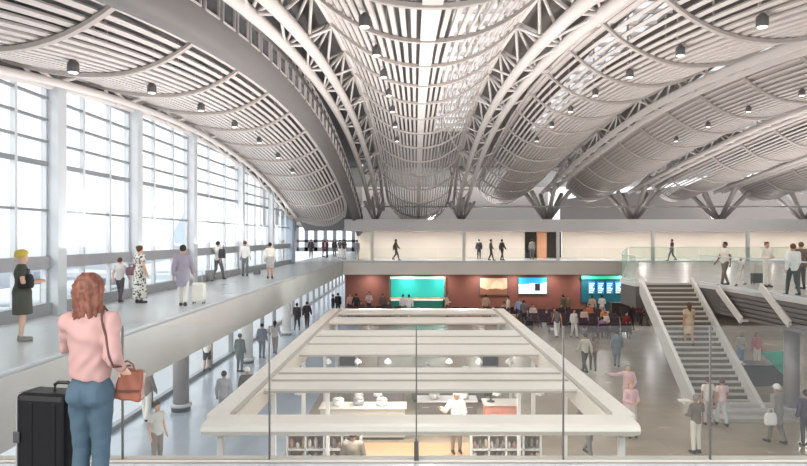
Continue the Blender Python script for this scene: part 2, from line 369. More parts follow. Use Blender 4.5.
# ------------------------------------------------------------------ slatted ceiling canopies
def belly(xc, hw, zf, sag_l, sag_r, ns, y0, y1, label, rib_every, rib0, flat=0.09, group='slatted ceiling canopies', spine=True, zend=0.0, back=None):
    r = empty('ceiling_canopy', (xc, y0, zf(y0)), label, 'ceiling canopy', group)
    def pt(u, y):
        s = sag_r if u > 0 else sag_l
        # nose: canopy closes up toward the beam end
        e = max(0.0, (y-(y1-5))/5); return (xc+u*hw*(1-0.25*e*e), y, zf(y)+s*abs(u)**2.2)
    n = 44; yy = [y0+(y1-y0)*k/n for k in range(n+1)]
    g = MB()
    for k in range(ns):
        u = -1+2*(k+0.5)/ns; w_ = 0.05 if (spine and 0.3 < u < 0.95) else flat
        a = [pt(u, y) for y in yy]; b = [pt(u+0.01, y) for y in yy]
        m = len(yy); vs = []
        for i in range(m):
            t = Vector((b[i][0]-a[i][0], 0, b[i][2]-a[i][2])).normalized(); nn = Vector((-t.z, 0, t.x)); p = Vector(a[i])
            vs += [p-t*w_/2, p+t*w_/2, p+t*w_/2+nn*0.05, p-t*w_/2+nn*0.05]
        g.add(vs, [(i*4+q, i*4+(q+1) % 4, i*4+4+(q+1) % 4, i*4+4+q) for i in range(m-1) for q in range(4)])
    g.build('slats', slatm, r)
    y = rib0
    while y < y1-0.2:
        if y > y0:
            us = [-1.02+2.04*k/20 for k in range(21)]
            g = MB()
            p0 = [pt(u, y-0.09) for u in us]; p1 = [pt(u, y+0.09) for u in us]
            vs = []
            for a, b in zip(p0, p1): vs += [(a[0], a[1], a[2]-0.10), (b[0], b[1], b[2]-0.10), (b[0], b[1], b[2]-0.02), (a[0], a[1], a[2]-0.02)]
            g.add(vs, [(i*4+q, i*4+(q+1) % 4, i*4+4+(q+1) % 4, i*4+4+q) for i in range(20) for q in range(4)]+[(3, 2, 1, 0), (80, 81, 82, 83)])
            g.build('rib', ribm, r)
        y += rib_every
    for u in (-1.0, 1.0): g = MB(); g.tube([pt(u, y) for y in yy], 0.07, 6); g.build('edge_rail', cream, r, smooth=True)
    if back:
        for ua, ub in back:
            us = [ua+(ub-ua)*k/8 for k in range(9)]; g = MB(); g.sheet([[(pt(u, y)[0], y, pt(u, y)[2]+0.14) for u in us] for y in yy]); g.build('backing_panel', membm, r, smooth=True)
    if spine: g = MB(); g.strip([(p[0], p[1], p[2]-0.06) for p in (pt(0.0, y) for y in yy)], 0.32, 0.03); g.build('spine', cream, r)
    # hangers that tie the canopy up to the roof sheet
    y = rib0+rib_every/2; 
    while y < y1-6:
        if y > y0:
            for u in (-0.5, 0.5):
                g = MB(); a = pt(u, y); g.bar(a, (a[0], a[1], zend(y) if zend else a[2]+1.2), 0.05); g.build('hanger', ribm, r)
        y += rib_every
    return r
belly(-7.0, 2.1, lambda d: zl(d)+0.15, 0.35, 0.75, 22, 5, 50, 'long slatted ceiling canopy curving above the tall windows', 3.75, 6.9, 0.105, spine=False, zend=lambda d: zl(d)+1.9)
names = ['long slatted ceiling canopy overhead between the two central arch trusses', 'slatted ceiling canopy above the seating, between second and third trusses',
         'slatted ceiling canopy above the main stair, between third and fourth trusses', 'slatted ceiling canopy over the upper right deck, between fourth and fifth trusses',
         'farthest right slatted ceiling canopy beyond the fifth truss']
for k in range(5):
    belly((TX[k]+TX[k+1])/2, 2.55, (lambda d: arch(d)-0.75) if k == 0 else (lambda d: archr(d)-0.75), 1.15, 1.15, 26, 6, 57.5 if k < 2 else 56.0, names[k], 3.7, 6.4, 0.10, zend=roofz, back=[None, [(-1, -0.9), (-0.45, 1)], [(-1, 0.05), (0.5, 1)], [(-1, -0.8), (-0.45, 1)], [(-1, 1)]][k], spine=k == 0)

# ------------------------------------------------------------------ arch trusses
def truss(xc, zf, label, y0, y1, sx, step=3.9, up=1.15, rad=0.15, dx=0.34, zoff=0.0):
    r = empty('arch_truss', (xc, y1, zf(y1)), label, 'roof truss', 'arched roof trusses')
    n = 40; yy = [y0+(y1-y0)*k/n for k in range(n+1)]
    A = lambda y: (xc-dx, y, zf(y)); B = lambda y: (xc+dx, y, zf(y)); C = lambda y: (xc+sx, y, zf(y)+up*min(1, max(0.15, (y1-y)/7)))
    for fn in (A, B): MB().tube([fn(y) for y in yy], rad, 10).build('lower_chord', cream, r, smooth=True)
    MB().tube([C(y) for y in yy], rad*0.75, 8).build('upper_chord', cream, r, smooth=True)
    k = 0; y = y0
    while y < y1-1.2:
        g = MB(); ym = y+step/2; yn = min(y+step, y1)
        g.tube([A(y), B(y)], 0.055, 6); g.tube([A(y), C(ym)], 0.055, 6); g.tube([B(y), C(ym)], 0.055, 6); g.tube([C(ym), A(yn)], 0.05, 6); g.tube([C(ym), B(yn)], 0.05, 6); g.tube([B(y), A(yn)], 0.04, 6)
        g.build('web_brace', cream, r, smooth=True); y += step
    return r
tl = ['arched steel truss landing left of centre above the bridge', 'arched steel truss landing right of centre above the bridge', 'third arched steel truss, rising over the seating area',
      'fourth arched steel truss, rising over the main stair', 'fifth arched steel truss, rising over the right deck', 'sixth arched steel truss at far right']
for k, x in enumerate(TX):
    truss(x, arch if k < 2 else archr, tl[k], 7, 55.5, 0.75 if k == 0 else (-0.75 if k == 1 else 0.0), rad=0.165)
truss(-8.95, lambda d: zl(d)+0.12, 'low arched steel truss running along the top of the window wall', 8, 48.2, 0.25, up=0.55, rad=0.1, dx=0.22)
# secondary bracing between trusses and canopies, transverse
for k, x in enumerate(TX):
    for j, y in enumerate([12, 18, 24, 30, 36, 42, 48]):
        g = MB(); g2 = MB(); z = arch(y) if k < 2 else archr(y)
        for s in (-1, 1):
            if k == 0 and s < 0: continue
            e = (x+s*1.15, y, z+0.35); (g if s < 0 or k == 0 else g2).tube([(x+s*0.3, y, z+0.02), e]+([(x+s*1.9, y+1.2, roofz(y+1.2))] if k < 2 else []), 0.05, 6)
        r = [o for o in bpy.data.objects if o.get('label') == tl[k]][0]
        for q in (g, g2):
            if q.v: q.build('side_brace', cream, r, smooth=True)
# branching supports standing on the bridge beam
for k, x in enumerate(TX+[-9.6]):
    lab = ['second', 'third', 'fourth', 'fifth', 'sixth', 'seventh', 'first'][k]
    y0 = 55.5 if k < 6 else 48.4
    r = empty('branching_column', (x, y0, 7.38), 'steel branching roof support standing on the bridge beam, %s from the window side' % lab, 'column', 'branching roof supports')
    MB().lathe([(0.5, 0), (0.5, 0.12), (0.3, 0.15), (0.26, 0.5)], (x, y0, 7.38 if k < 6 else 7.5), 14).build('base', cream, r, smooth=True)
    z0 = 7.6; sp_ = 0.55+0.2*min(k, 4) if k < 6 else 0.6
    if 1 < k < 6: sp_ = 0.85+0.1*k
    for a, b, c in ((-1, -1.6, 1), (1, -1.6, 1), (-1, 1.6, 1), (1, 1.6, 1), (0, -2.4, 1.0), (0, 2.2, 1.2)):
        yt = y0+b*1.3; zt = ((archr if k > 1 else arch)(min(yt, 55.5)) if yt < 55.5 else (9.8 if k > 1 else 8.9))+(0.0 if k > 1 else 0.1)
        if k == 6: zt = zl(min(yt, 48.4))+0.3
        if 1 < k < 6 and abs(b) < 2: yt = y0+b*0.9; zt = archr(55.5)-0.05
        MB().tube([(x+a*0.16, y0+b*0.08, z0-0.1), (x+a*sp_*(1.5 if k > 1 else 1.3), yt, max(zt, 8.2))], 0.19 if k > 1 else 0.12, 8).build('branch', mat('strut_grey', (186, 180, 176), 0.5), r, smooth=True)
g = MB(); g.tube([(-9, 54.6, 8.55), (33, 54.6, 8.55)], 0.07, 8); tag(g.build('tie_rod', cream, None, (12, 54.6, 8.55), True), 'long thin horizontal tie rod linking the truss feet above the bridge beam', 'tie rod')
# small round spotlights under the canopies
def spot(x, y, z, lab, grp):
    r = empty('ceiling_spotlight', (x, y, z), lab, 'spotlight', grp)
    MB().lathe([(0.09, -0.24), (0.11, -0.22), (0.11, -0.06), (0.05, 0), (0.04, 0.02)], (x, y, z), 14).build('housing', mat('spot_grey', (92, 90, 90), 0.4), r, smooth=True)
    MB().lathe([(0.085, -0.25), (0.085, -0.24)], (x, y, z), 14).build('lens', lampm, r); return r
for j in range(8):
    y = 8.8+3.75*j; spot(-6.6, y, zl(y)+0.17, 'small dark round spotlight under the slatted canopy above the windows', 'round spotlights under the window side canopy')
for k, nm in ((0, 'the central slatted canopy'), (1, 'the slatted canopy above the seating'), (2, 'the slatted canopy above the main stair')):
    for j in range(7):
        y = 12+3.7*j; spot((TX[k]+TX[k+1])/2-1.2, y, (arch if k == 0 else archr)(y)-0.58, 'small dark round spotlight under '+nm, 'round spotlights under '+nm)
# posts of the bridge
for i, px in enumerate((372, 464, 558, 653, 748)):
    x = X(px, 50.95); MB().box(x-0.12, x+0.12, 50.9, 51.1, DECK, 6.47).build('pillar_bridge', whitem)['kind'] = 'structure'
# ------------------------------------------------------------------ glass balustrades
def balustrade(name, pts, z0, h, label, gm, panel=1.6, gap=0.02, post=None, rail=True, group='glass balustrades', kerb=None):
    r = empty(name, (pts[0][0], pts[0][1], z0), label, 'balustrade', group)
    for (x0, y0), (x1, y1) in zip(pts, pts[1:]):
        L = math.hypot(x1-x0, y1-y0); n = max(1, round(L/panel)); ux, uy = (x1-x0)/L, (y1-y0)/L
        for k in range(n):
            a = L*k/n+gap; b = L*(k+1)/n-gap
            MB().bar((x0+ux*a, y0+uy*a, z0+0.05+h/2), (x0+ux*b, y0+uy*b, z0+0.05+h/2), 0.02, h).build('glass_panel', gm, r)
        if rail: MB().bar((x0, y0, z0+h+0.07), (x1, y1, z0+h+0.07), 0.05, 0.04).build('top_rail', alum, r)
        MB().bar((x0, y0, z0+0.04), (x1, y1, z0+0.04), 0.08, 0.08).build('base_channel', alum, r)
    return r
balustrade('balustrade', [(-5.74, 6.2), (-5.74, 50.6)], DECK, 1.1, 'frameless glass balustrade along the edge of the left walkway', railglass, 1.5, rail=False)
balustrade('balustrade', [(-5.5, 50.95), (16.5, 50.95)], DECK, 1.05, 'glass balustrade along the front of the far bridge', railglass, 1.8, rail=False)
balustrade('balustrade', [(16.55, 50.6), (9.36, 29.4), (9.36, 27.6)], DECK, 1.1, 'greenish glass balustrade on the slanting edge beside the stair head', greenglass, 1.6)
balustrade('balustrade', [(12.0, 27.45), (12.05, 25.3), (12.12, 19.8), (12.12, 6)], DECK, 1.1, 'clear glass balustrade along the right deck edge', railglass, 1.6)
balustrade('balustrade', [(16.7, 50.7), (44, 50.7)], DECK, 1.1, 'greenish glass balustrade far behind the people on the right deck', greenglass, 1.8)
# near balustrade in front of the viewer
r = empty('balustrade', (0, 5.7, DECK), 'large clear glass balustrade on a pale kerb in front of the person in pink blouse', 'balustrade', 'glass balustrades')
jx = [-5.14+1.288*k for k in range(13)]
for a, b in zip(jx, jx[1:]):
    MB().box(a+0.003, b-0.003, 5.69, 5.71, DECK+0.0, DECK+1.17).build('glass_panel', frontglass, r)
for a in jx:
    MB().box(a-0.006, a+0.006, 5.688, 5.712, DECK+0.0, DECK+1.17).build('joint_seal', mat('seal_dark', (84, 82, 80), 0.5), r)
MB().box(-5.64, 12.0, 5.60, 5.80, DECK-0.98, DECK+0.0).build('kerb', kerbm, r)
for a in jx[1:-1]: 
    if abs(a-0.01) < 0.1: MB().box(a-0.02, a+0.02, 5.66, 5.74, DECK, DECK+0.17).build('clamp', dgrey, r)

# ------------------------------------------------------------------ columns on the lower level
def round_column(x, y, r_, z1, label, m):
    r = empty('round_column', (x, y, 0), label, 'column', 'round columns')
    MB().lathe([(r_, 0), (r_, z1)], (x, y, 0), 24).build('shaft', m, r, smooth=True)
    MB().lathe([(r_+0.07, 0.14), (r_+0.09, 0.16), (r_+0.09, 0.24), (r_+0.07, 0.26)], (x, y, 0), 24).build('ring', alum, r, smooth=True)
    MB().lathe([(r_+0.05, 0.0), (r_+0.05, 0.10)], (x, y, 0), 24).build('base', dgrey, r, smooth=True)
cm = mat('column_taupe', (158, 152, 150), 0.3, 0.1)
round_column(-8.1, 22.5, 0.27, FZ, 'round taupe column under the left walkway, nearest the viewer', cm)
round_column(-8.0, 31.0, 0.27, FZ, 'round pale column under the left walkway, behind the taupe one', whitem)
round_column(-7.85, 39.8, 0.27, FZ, 'round pale column under the left walkway, beside the men in dark coats', whitem)
round_column(12.75, 22.0, 0.25, 3.0, 'round steel column under the edge of the right deck', cm)

# ------------------------------------------------------------------ main stair
def stair():
    r = empty('staircase', (10.6, 25, 0), 'wide straight staircase with pale stringers climbing to the right deck', 'staircase')
    n = 24; y0, y1 = 22.3, 27.5; x0, x1 = 9.62, 11.62
    for k in range(n-1):
        ya = y0+(y1-y0)*k/n; yb_ = y0+(y1-y0)*(k+1)/n; z = DECK*(k+1)/n
        st = MB().box(x0, x1, ya, yb_+0.03, z-0.05, z).build('tread', stepm, r)
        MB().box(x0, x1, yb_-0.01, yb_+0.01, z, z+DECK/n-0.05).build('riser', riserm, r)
    for x in (x0-0.13, x1+0.01):
        g = MB(); w_ = 0.14
        a = [(y0-0.5, 0), (y0-0.5, 0.28), (y1, DECK+0.25), (y1, DECK-0.45), (y0+0.3, 0)]
        g.add([(x, p[0], p[1]) for p in a]+[(x+w_, p[0], p[1]) for p in a], [(0, 1, 2, 3, 4), (9, 8, 7, 6, 5)]+[(i, i+5, (i+1) % 5+5, (i+1) % 5) for i in range(5)])
        g.build('stringer', stringm, r)
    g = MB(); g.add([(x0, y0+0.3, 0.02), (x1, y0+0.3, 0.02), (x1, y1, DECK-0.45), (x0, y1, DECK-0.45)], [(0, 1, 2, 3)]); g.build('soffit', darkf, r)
    for k in range(3): MB().box(9.9+0.35*k, 13.4, 21.0+0.45*k, 22.2, k*0.12, k*0.12+0.12).build('base_step', stepm, r)
stair()
for a, b, w_ in (((11.72, 25.2, 4.02), (11.70, 23.3, 3.0), 'nearer the stair'), ((11.95, 22.5, 4.3), (11.93, 20.7, 3.22), 'farther from the stair')):
    r = empty('rail_bar', b, 'pale sloping rail bar on the grooved right deck edge, '+w_, 'rail', 'sloping rail bars on the deck edge')
    MB().bar(a, b, 0.07, 0.26).build('bar', stringm, r)
    MB().bar((b[0]-0.02, b[1], b[2]), (b[0]+0.25, b[1], b[2]), 0.08).build('bracket', stringm, r)

# ------------------------------------------------------------------ food hall canopy in the middle
r = empty('food_hall_canopy', (0, 10.6, 0), 'long flat metal canopy frame over the food counters in the middle of the hall', 'canopy')
ZT = 3.0
g = MB()                                                       # front beam with rounded lip
prof = [(10.35, ZT-0.10), (10.38, ZT-0.03), (10.46, ZT), (10.98, ZT), (10.98, ZT-0.22), (10.55, ZT-0.22), (10.40, ZT-0.17)]
g.add([(x, p[0], p[1]) for x in (-3.42, 3.6) for p in prof], [tuple(range(7)), tuple(range(13, 6, -1))]+[(i, i+7, (i+1) % 7+7, (i+1) % 7) for i in range(7)])
g.build('front_beam', canopym, r)
MB().box(-3.52, -3.0, 10.98, 27.3, ZT-0.37, ZT).build('side_beam', canopym, r)
MB().box(3.2, 3.72, 10.98, 27.3, ZT-0.37, ZT).build('side_beam', canopym, r)
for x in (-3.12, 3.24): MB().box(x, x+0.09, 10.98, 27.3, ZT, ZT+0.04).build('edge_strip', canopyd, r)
for a, b in ((12.87, 15.0), (16.8, 21.0), (22.9, 24.4), (25.6, 27.3)):
    MB().box(-3.0, 3.2, a, b, ZT-0.05, ZT-0.01).build('roof_panel', canopym, r)
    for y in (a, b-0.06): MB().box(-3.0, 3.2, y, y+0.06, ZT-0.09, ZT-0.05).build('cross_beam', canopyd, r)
    if b-a > 2: 
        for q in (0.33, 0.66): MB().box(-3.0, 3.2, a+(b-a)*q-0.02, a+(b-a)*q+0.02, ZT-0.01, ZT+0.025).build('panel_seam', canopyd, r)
for x in (-3.26, 3.46):
    for y in (10.9, 15.0, 19.0, 23.5, 27.1): MB().box(x-0.05, x+0.05, y-0.05, y+0.05, 0, ZT-0.36).build('post', whitem, r)
for x in (-2.1, 2.5): MB().box(x-0.04, x+0.04, 15.6, 15.68, 0, ZT-0.30).build('post', whitem, r)

# counters under the canopy
def counter(x0, x1, y0, y1, h, label, front, top=steel, panels=4):
    r = empty('service_counter', ((x0+x1)/2, y0, 0), label, 'counter', 'food service counters')
    MB().box(x0, x1, y0, y1, 0.08, h-0.04).build('body', front, r); MB().rbox(x0-0.05, x1+0.05, y0-0.06, y1+0.05, h-0.04, h, 0.018).build('worktop', top, r)
    MB().box(x0+0.05, x1-0.05, y0+0.05, y1-0.02, 0, 0.08).build('plinth', dgrey, r)
    for k in range(panels):
        a = x0+(x1-x0)*k/panels; b = x0+(x1-x0)*(k+1)/panels
        d = MB().box(a+0.03, b-0.03, y0-0.02, y0, 0.15, h-0.1).build('door_panel', front, r)
        sub(MB().box((a+b)/2-0.1, (a+b)/2+0.1, y0-0.04, y0-0.02, h-0.2, h-0.18), 'handle', steel, d)
    return r
dark_c = mat('counter_dark', (112, 108, 104), 0.5); light_c = mat('counter_light', (205, 200, 190), 0.5)
struct(MB().box(-1.6, 3.1, 17.1, 18.9, 0, 0.02), 'floor_wood_inlay', woodm)
struct(MB().box(-2.9, 3.1, 11.2, 17.08, 0, 0.015), 'floor_food_hall', mat('warm_floor', (196, 184, 168), 0.35, noise=0.04))
counter(-2.8, -0.3, 19.2, 19.9, 0.95, 'pale food counter behind the wooden floor strip, window side', light_c, light_c)
counter(0.1, 1.9, 20.0, 20.7, 0.95, 'dark kitchen counter beside the cook in white', dark_c)
counter(2.1, 3.1, 19.4, 20.1, 1.0, 'short counter with a salmon front near the right canopy posts', mat('salmon', (214, 150, 132), 0.5), light_c, 2)
counter(-2.2, -0.4, 22.0, 22.8, 0.95, 'dark back kitchen counter on the window side', dark_c)
counter(-0.1, 2.6, 23.6, 24.4, 1.0, 'long dark back kitchen counter behind the cook', dark_c, steel, 6)
def shelf_unit(x0, x1, y, h, label, cols, seed):
    rr = random.Random(seed); w_ = x1-x0
    r = empty('display_shelf', ((x0+x1)/2, y, 0), label, 'display shelf', 'display shelves under the canopy')
    for x in np.linspace(x0, x1, cols+1): MB().box(x-0.02, x+0.02, y, y+0.4, 0, h).build('side_panel', whitem, r)
    MB().box(x0, x1, y+0.38, y+0.4, 0, h).build('back_panel', mat('shelf_back', (176, 158, 144), 0.6), r)
    for z in (0.08, 0.42, 0.76, h): MB().box(x0, x1, y, y+0.4, z-0.02, z+0.01).build('shelf_board', whitem, r)
    cols_ = [(222, 214, 205), (196, 150, 130), (160, 150, 142), (214, 184, 150), (140, 128, 122)]
    q = 0
    for c in range(cols):
        for z in (0.43, 0.77):
            n = 3
            for i in range(n):
                ww = w_/cols/n*0.7; xx = x0+w_*(c+(i+0.5)/n)/cols+ (0.01); hh = rr.uniform(0.12, 0.26); ci = rr.randrange(5)
                nm = ['white', 'terracotta', 'grey', 'honey', 'brown'][ci]
                o = MB().lathe([(ww*0.42, 0), (ww*0.45, hh*0.75), (ww*0.2, hh*0.85), (ww*0.22, hh)], (xx, y+0.15, z), 10).build('jar', mat('jar_'+nm, cols_[ci], 0.5), None, (xx, y+0.15, z), True)
                key = '%s jar' % nm
                tag(o, '%s jar on the %s shelf of the %s' % (nm, 'upper' if z > 0.5 else 'lower', label.split(' with')[0]), 'jar', 'jars on the %s' % label.split(' with')[0])
    return r
shelf_unit(-3.15, -1.35, 16.0, 1.12, 'white display shelf on the window side with small goods', 4, 1)
shelf_unit(1.40, 3.1, 16.0, 1.12, 'white display shelf on the stair side with small goods', 4, 2)
# pendant lamps
for i, (px, py, d) in enumerate([(299, 390, 17.6), (540, 391, 17.6), (497, 391, 17.6), (328, 360, 21.8), (358, 360, 21.8), (388, 360, 21.8), (449, 360, 21.8), (479, 360, 21.8), (509, 360, 21.8), (359, 392, 18.2), (378, 392, 18.2)]):
    x, z = X(px, d), min(Z(py, d), 2.45)
    lab = ['over the window side opening', 'over the stair side opening, nearest the posts', 'over the tablet stand', 'first from the window in the narrow slot', 'second from the window in the narrow slot', 'third from the window in the narrow slot',
           'fourth from the window in the narrow slot', 'fifth from the window in the narrow slot', 'last toward the stair in the narrow slot', 'over the pale food counter, window side', 'over the pale food counter, cook side'][i]
    r = empty('pendant_lamp', (x, d, z), 'small glowing pendant lamp hanging '+lab, 'lamp', 'pendant lamps under the canopy')
    MB().lathe([(0.13, -0.1), (0.11, -0.02), (0.04, 0.04), (0.02, 0.06)], (x, d, z), 14).build('lamp_shade', whitem, r, smooth=True)
    MB().lathe([(0.02, -0.13), (0.06, -0.10), (0.06, -0.07)], (x, d, z), 12).build('bulb', lampm, r, smooth=True)
    MB().tube([(x, d, z+0.05), (x, d, ZT-0.1)], 0.008, 5).build('cord', dgrey, r)
# hanging menu boards in the narrow slot
for i, (px, lab) in enumerate(((374, 'window side'), (492, 'stair side'))):
    x = X(px, 22.3); r = empty('menu_board', (x, 22.3, 2.2), 'small framed menu board hanging in the slot on the '+lab, 'menu board', 'menu boards')
    MB().box(x-0.28, x+0.28, 22.28, 22.31, 2.0, 2.4).build('board', whitem, r)
    g = MB()
    for k in range(3):
        for j in range(2): g.box(x-0.24+0.17*k, x-0.12+0.17*k, 22.265, 22.28, 2.05+0.17*j, 2.17+0.17*j)
    g.build('picture_tiles', mat('menu_tile', (150, 134, 118), 0.6), r); 
    for s in (-0.2, 0.2): MB().tube([(x+s, 22.3, 2.4), (x+s, 22.3, 2.98)], 0.006, 4).build('hanging_rod', dgrey, r)
# counter-top things
def tabletop(x, y, z, label):
    r = empty('order_screen', (x, y, z), label, 'screen')
    MB().lathe([(0.12, 0), (0.12, 0.02), (0.03, 0.03), (0.03, 0.2)], (x, y, z), 12).build('stand', dgrey, r)
    MB().add([(x-0.2, y-0.08, z+0.2), (x+0.2, y-0.08, z+0.2), (x+0.2, y+0.06, z+0.55), (x-0.2, y+0.06, z+0.55), (x-0.2, y-0.05, z+0.18), (x+0.2, y-0.05, z+0.18), (x+0.2, y+0.09, z+0.53), (x-0.2, y+0.09, z+0.53)],
             [(0, 1, 2, 3), (7, 6, 5, 4), (0, 4, 5, 1), (1, 5, 6, 2), (2, 6, 7, 3), (3, 7, 4, 0)]).build('screen_panel', blackm, r)
tabletop(2.3, 19.75, 1.0, 'tilted black order screen on the salmon fronted counter')
for i, (x, y, z, m_, lab) in enumerate([(-2.3, 19.5, .95, whitem, 'white tureen on the pale counter, nearest the window'), (-1.7, 19.6, .95, steel, 'steel tureen on the pale counter, second from the window'), (-1.0, 19.5, .95, whitem, 'white tureen on the pale counter, nearest the cook'),
                                        (0.6, 20.3, .95, steel, 'steel pot on the counter beside the cook'), (1.5, 20.35, .95, whitem, 'white pot on the counter right of the cook'), (-1.7, 22.4, .95, steel, 'steel pot on the back counter, window side'), (0.5, 24, 1.0, steel, 'steel pot on the long back counter, left end'), (1.9, 24, 1.0, whitem, 'white pot on the long back counter, right end')]):
    r = empty('cooking_pot', (x, y, z), lab, 'pot', 'pots on the counters')
    MB().lathe([(0.14, 0), (0.17, 0.04), (0.17, 0.18)], (x, y, z), 16).build('bowl', m_, r, smooth=True); l = MB().lathe([(0.18, 0.18), (0.12, 0.23), (0.02, 0.25)], (x, y, z), 16).build('lid', m_, r, smooth=True)
    sub(MB().lathe([(0.02, 0.25), (0.03, 0.28)], (x, y, z), 8), 'knob', dgrey, l)
# tall kitchen units at back
for x, lab in ((-2.6, 'tall steel oven cabinet in the back kitchen, window side'), (2.9, 'tall steel oven cabinet in the back kitchen, stair side')):
    r = empty('oven_cabinet', (x, 25.2, 0), lab, 'oven', 'oven cabinets')
    MB().box(x-0.35, x+0.35, 25, 25.6, 0, 2.0).build('body', steel, r)
    for z in (0.2, 1.05): d = MB().box(x-0.3, x+0.3, 24.97, 25, z, z+0.75).build('door', dgrey, r); sub(MB().box(x-0.22, x+0.22, 24.93, 24.96, z+0.66, z+0.69), 'handle', steel, d)

# ------------------------------------------------------------------ far lower wall: teal booth, poster, screens
YB = 52.58
def pz(py): return Z(py, YB)
def pX(px): return X(px, YB)
r = empty('teal_booth', (pX(418), YB-0.9, 0), 'glowing teal information booth set in the red wall', 'booth')
MB().box(pX(391), pX(444), YB-0.05, YB-0.01, pz(297), pz(279.5)).build('back_panel', mat('teal_glow', (28, 156, 144), 0.5, emit=0.30), r)
MB().box(pX(390), pX(445), YB-0.12, YB, pz(279), pz(276.6)).build('light_strip', mat('teal_strip', (170, 225, 205), 0.5, emit=0.45), r)
for a in (389.2, 444.2): MB().box(pX(a), pX(a+1.2), YB-0.35, YB, 0, pz(276.5)).build('side_post', mat('booth_post', (120, 110, 100), 0.5), r)
MB().box(pX(390), pX(445), YB-0.4, YB-0.1, pz(299), pz(297.2)).build('ledge', mat('booth_ledge', (200, 170, 140), 0.5), r)
MB().box(pX(392), pX(442), YB-1.2, YB-0.5, 0, 0.95).build('desk', mat('teal_dark', (20, 110, 96), 0.5, emit=0.15), r)
MB().box(pX(391.5), pX(442.5), YB-1.25, YB-0.45, 0.95, 1.0).build('desk_top', whitem, r)
def framed(name, x0, x1, y0, y1, label, cat, body):
    r = empty(name, (pX((x0+x1)/2), YB, pz(y1)), label, cat); a, b, z0, z1 = pX(x0), pX(x1), pz(y1), pz(y0)
    MB().box(a-0.08, b+0.08, YB-0.08, YB, z0-0.08, z1+0.08).build('frame', dgrey, r); body(r, a, b, z0, z1); return r
def poster(r, a, b, z0, z1):
    y = YB-0.085; s = mat('poster_sand', (214, 172, 140), 0.6, emit=0.12, noise=0.12, scale=3); w_ = b-a; h = z1-z0
    MB().box(a, b, y-0.01, y, z0, z1).build('picture', s, r)
    MB().add([(a+w_*q, y-0.015, z0+h*t) for q, t in ((0, 0), (1, 0), (1, .38), (.8, .3), (.5, .42), (.25, .3), (0, .45))], [(0, 1, 2, 3, 4, 5, 6)]).build('dune_shape', mat('poster_brown', (120, 78, 58), 0.6, emit=0.2), r)
    MB().add([(a+w_*q, y-0.017, z0+h*t) for q, t in ((.4, .35), (.85, .4), (.8, .75), (.6, .9), (.45, .7))], [(0, 1, 2, 3, 4)]).build('rock_shape', mat('poster_rock', (196, 180, 150), 0.6, emit=0.3), r)
framed('wall_poster', 480, 507, 278, 294.5, 'backlit poster of a sandy landscape on the red wall', 'poster', poster)
def screen(r, a, b, z0, z1):
    y = YB-0.085; w_ = b-a; h = z1-z0
    MB().box(a, b, y-0.01, y, z0, z1).build('screen', mat('screen_sky', (40, 150, 195), 0.5, emit=0.4), r)
    MB().add([(a+w_*q, y-0.015, z0+h*t) for q, t in ((0, 0), (1, 0), (1, .72), (.75, .62), (.5, .66), (.2, .56), (0, .6))], [(0, 1, 2, 3, 4, 5, 6)]).build('cloud_shape', mat('screen_cloud', (220, 234, 238), 0.6, emit=0.4), r)
    MB().box(a+w_*.58, a+w_*.76, y-0.03, y-0.016, z0+h*.18, z0+h*.62).build('figure_shape', mat('screen_dark', (30, 34, 44), 0.6), r)
framed('wall_screen', 518.5, 546.5, 277.5, 293.5, 'large blue and white video screen on the red wall', 'screen', screen)
r = empty('departure_board', (pX(610), YB, pz(297)), 'teal departures board with a row of five bright blue screens', 'departure board')
MB().box(pX(581), pX(641), YB-0.10, YB-0.01, pz(302), pz(279)).build('backing', mat('board_teal', (16, 84, 96), 0.5, emit=0.12), r)
MB().box(pX(581), pX(641), YB-0.25, YB-0.01, pz(279), pz(275.8)).build('light_strip', mat('board_glow', (60, 180, 140), 0.5, emit=0.4), r)
for k in range(5):
    a = 588+8.9*k; s = MB().box(pX(a), pX(a+6.6), YB-0.16, YB-0.101, pz(293.5), pz(281.5)).build('screen', mat('dep_screen', (40, 110, 170), 0.5, emit=0.4), r)
    for q in range(6): sub(MB().box(pX(a+0.6), pX(a+6.6-0.6-(q*37 % 3)*0.8), YB-0.175, YB-0.161, pz(283.9+q*1.75), pz(283.0+q*1.75)), 'text_row', mat('dep_text', (200, 226, 242), 0.5, emit=0.4), s)
tag(MB().box(pX(600), pX(690), YB-3.2, YB-2.4, 0, 1.0).build('service_counter', mat('counter_front_dark', (70, 60, 58), 0.6)), 'long dark service counter below the departures board', 'counter')

# kiosk with teal top near the column
r = empty('teal_kiosk', (13.6, 25.6, 0), 'low dark kiosk with a slanted teal panel beside the round steel column', 'kiosk')
MB().box(13.2, 14.95, 26.1, 27.0, 0, 0.8).build('body', dgrey, r)
MB().box(13.15, 15.0, 26.05, 27.05, 0.8, 0.86).build('counter_top', blackm, r)
a = [(13.9, 26.05, 1.35), (15.0, 26.05, 1.45), (15.0, 26.05, 0.45), (14.75, 26.05, 0.5)]
MB().add([p for p in a]+[(p[0], p[1]+0.08, p[2]) for p in a], [(3, 2, 1, 0), (4, 5, 6, 7)]+[(i, (i+1) % 4, (i+1) % 4+4, i+4) for i in range(4)]).build('slanted_panel', mat('teal_top', (60, 180, 150), 0.5), r)

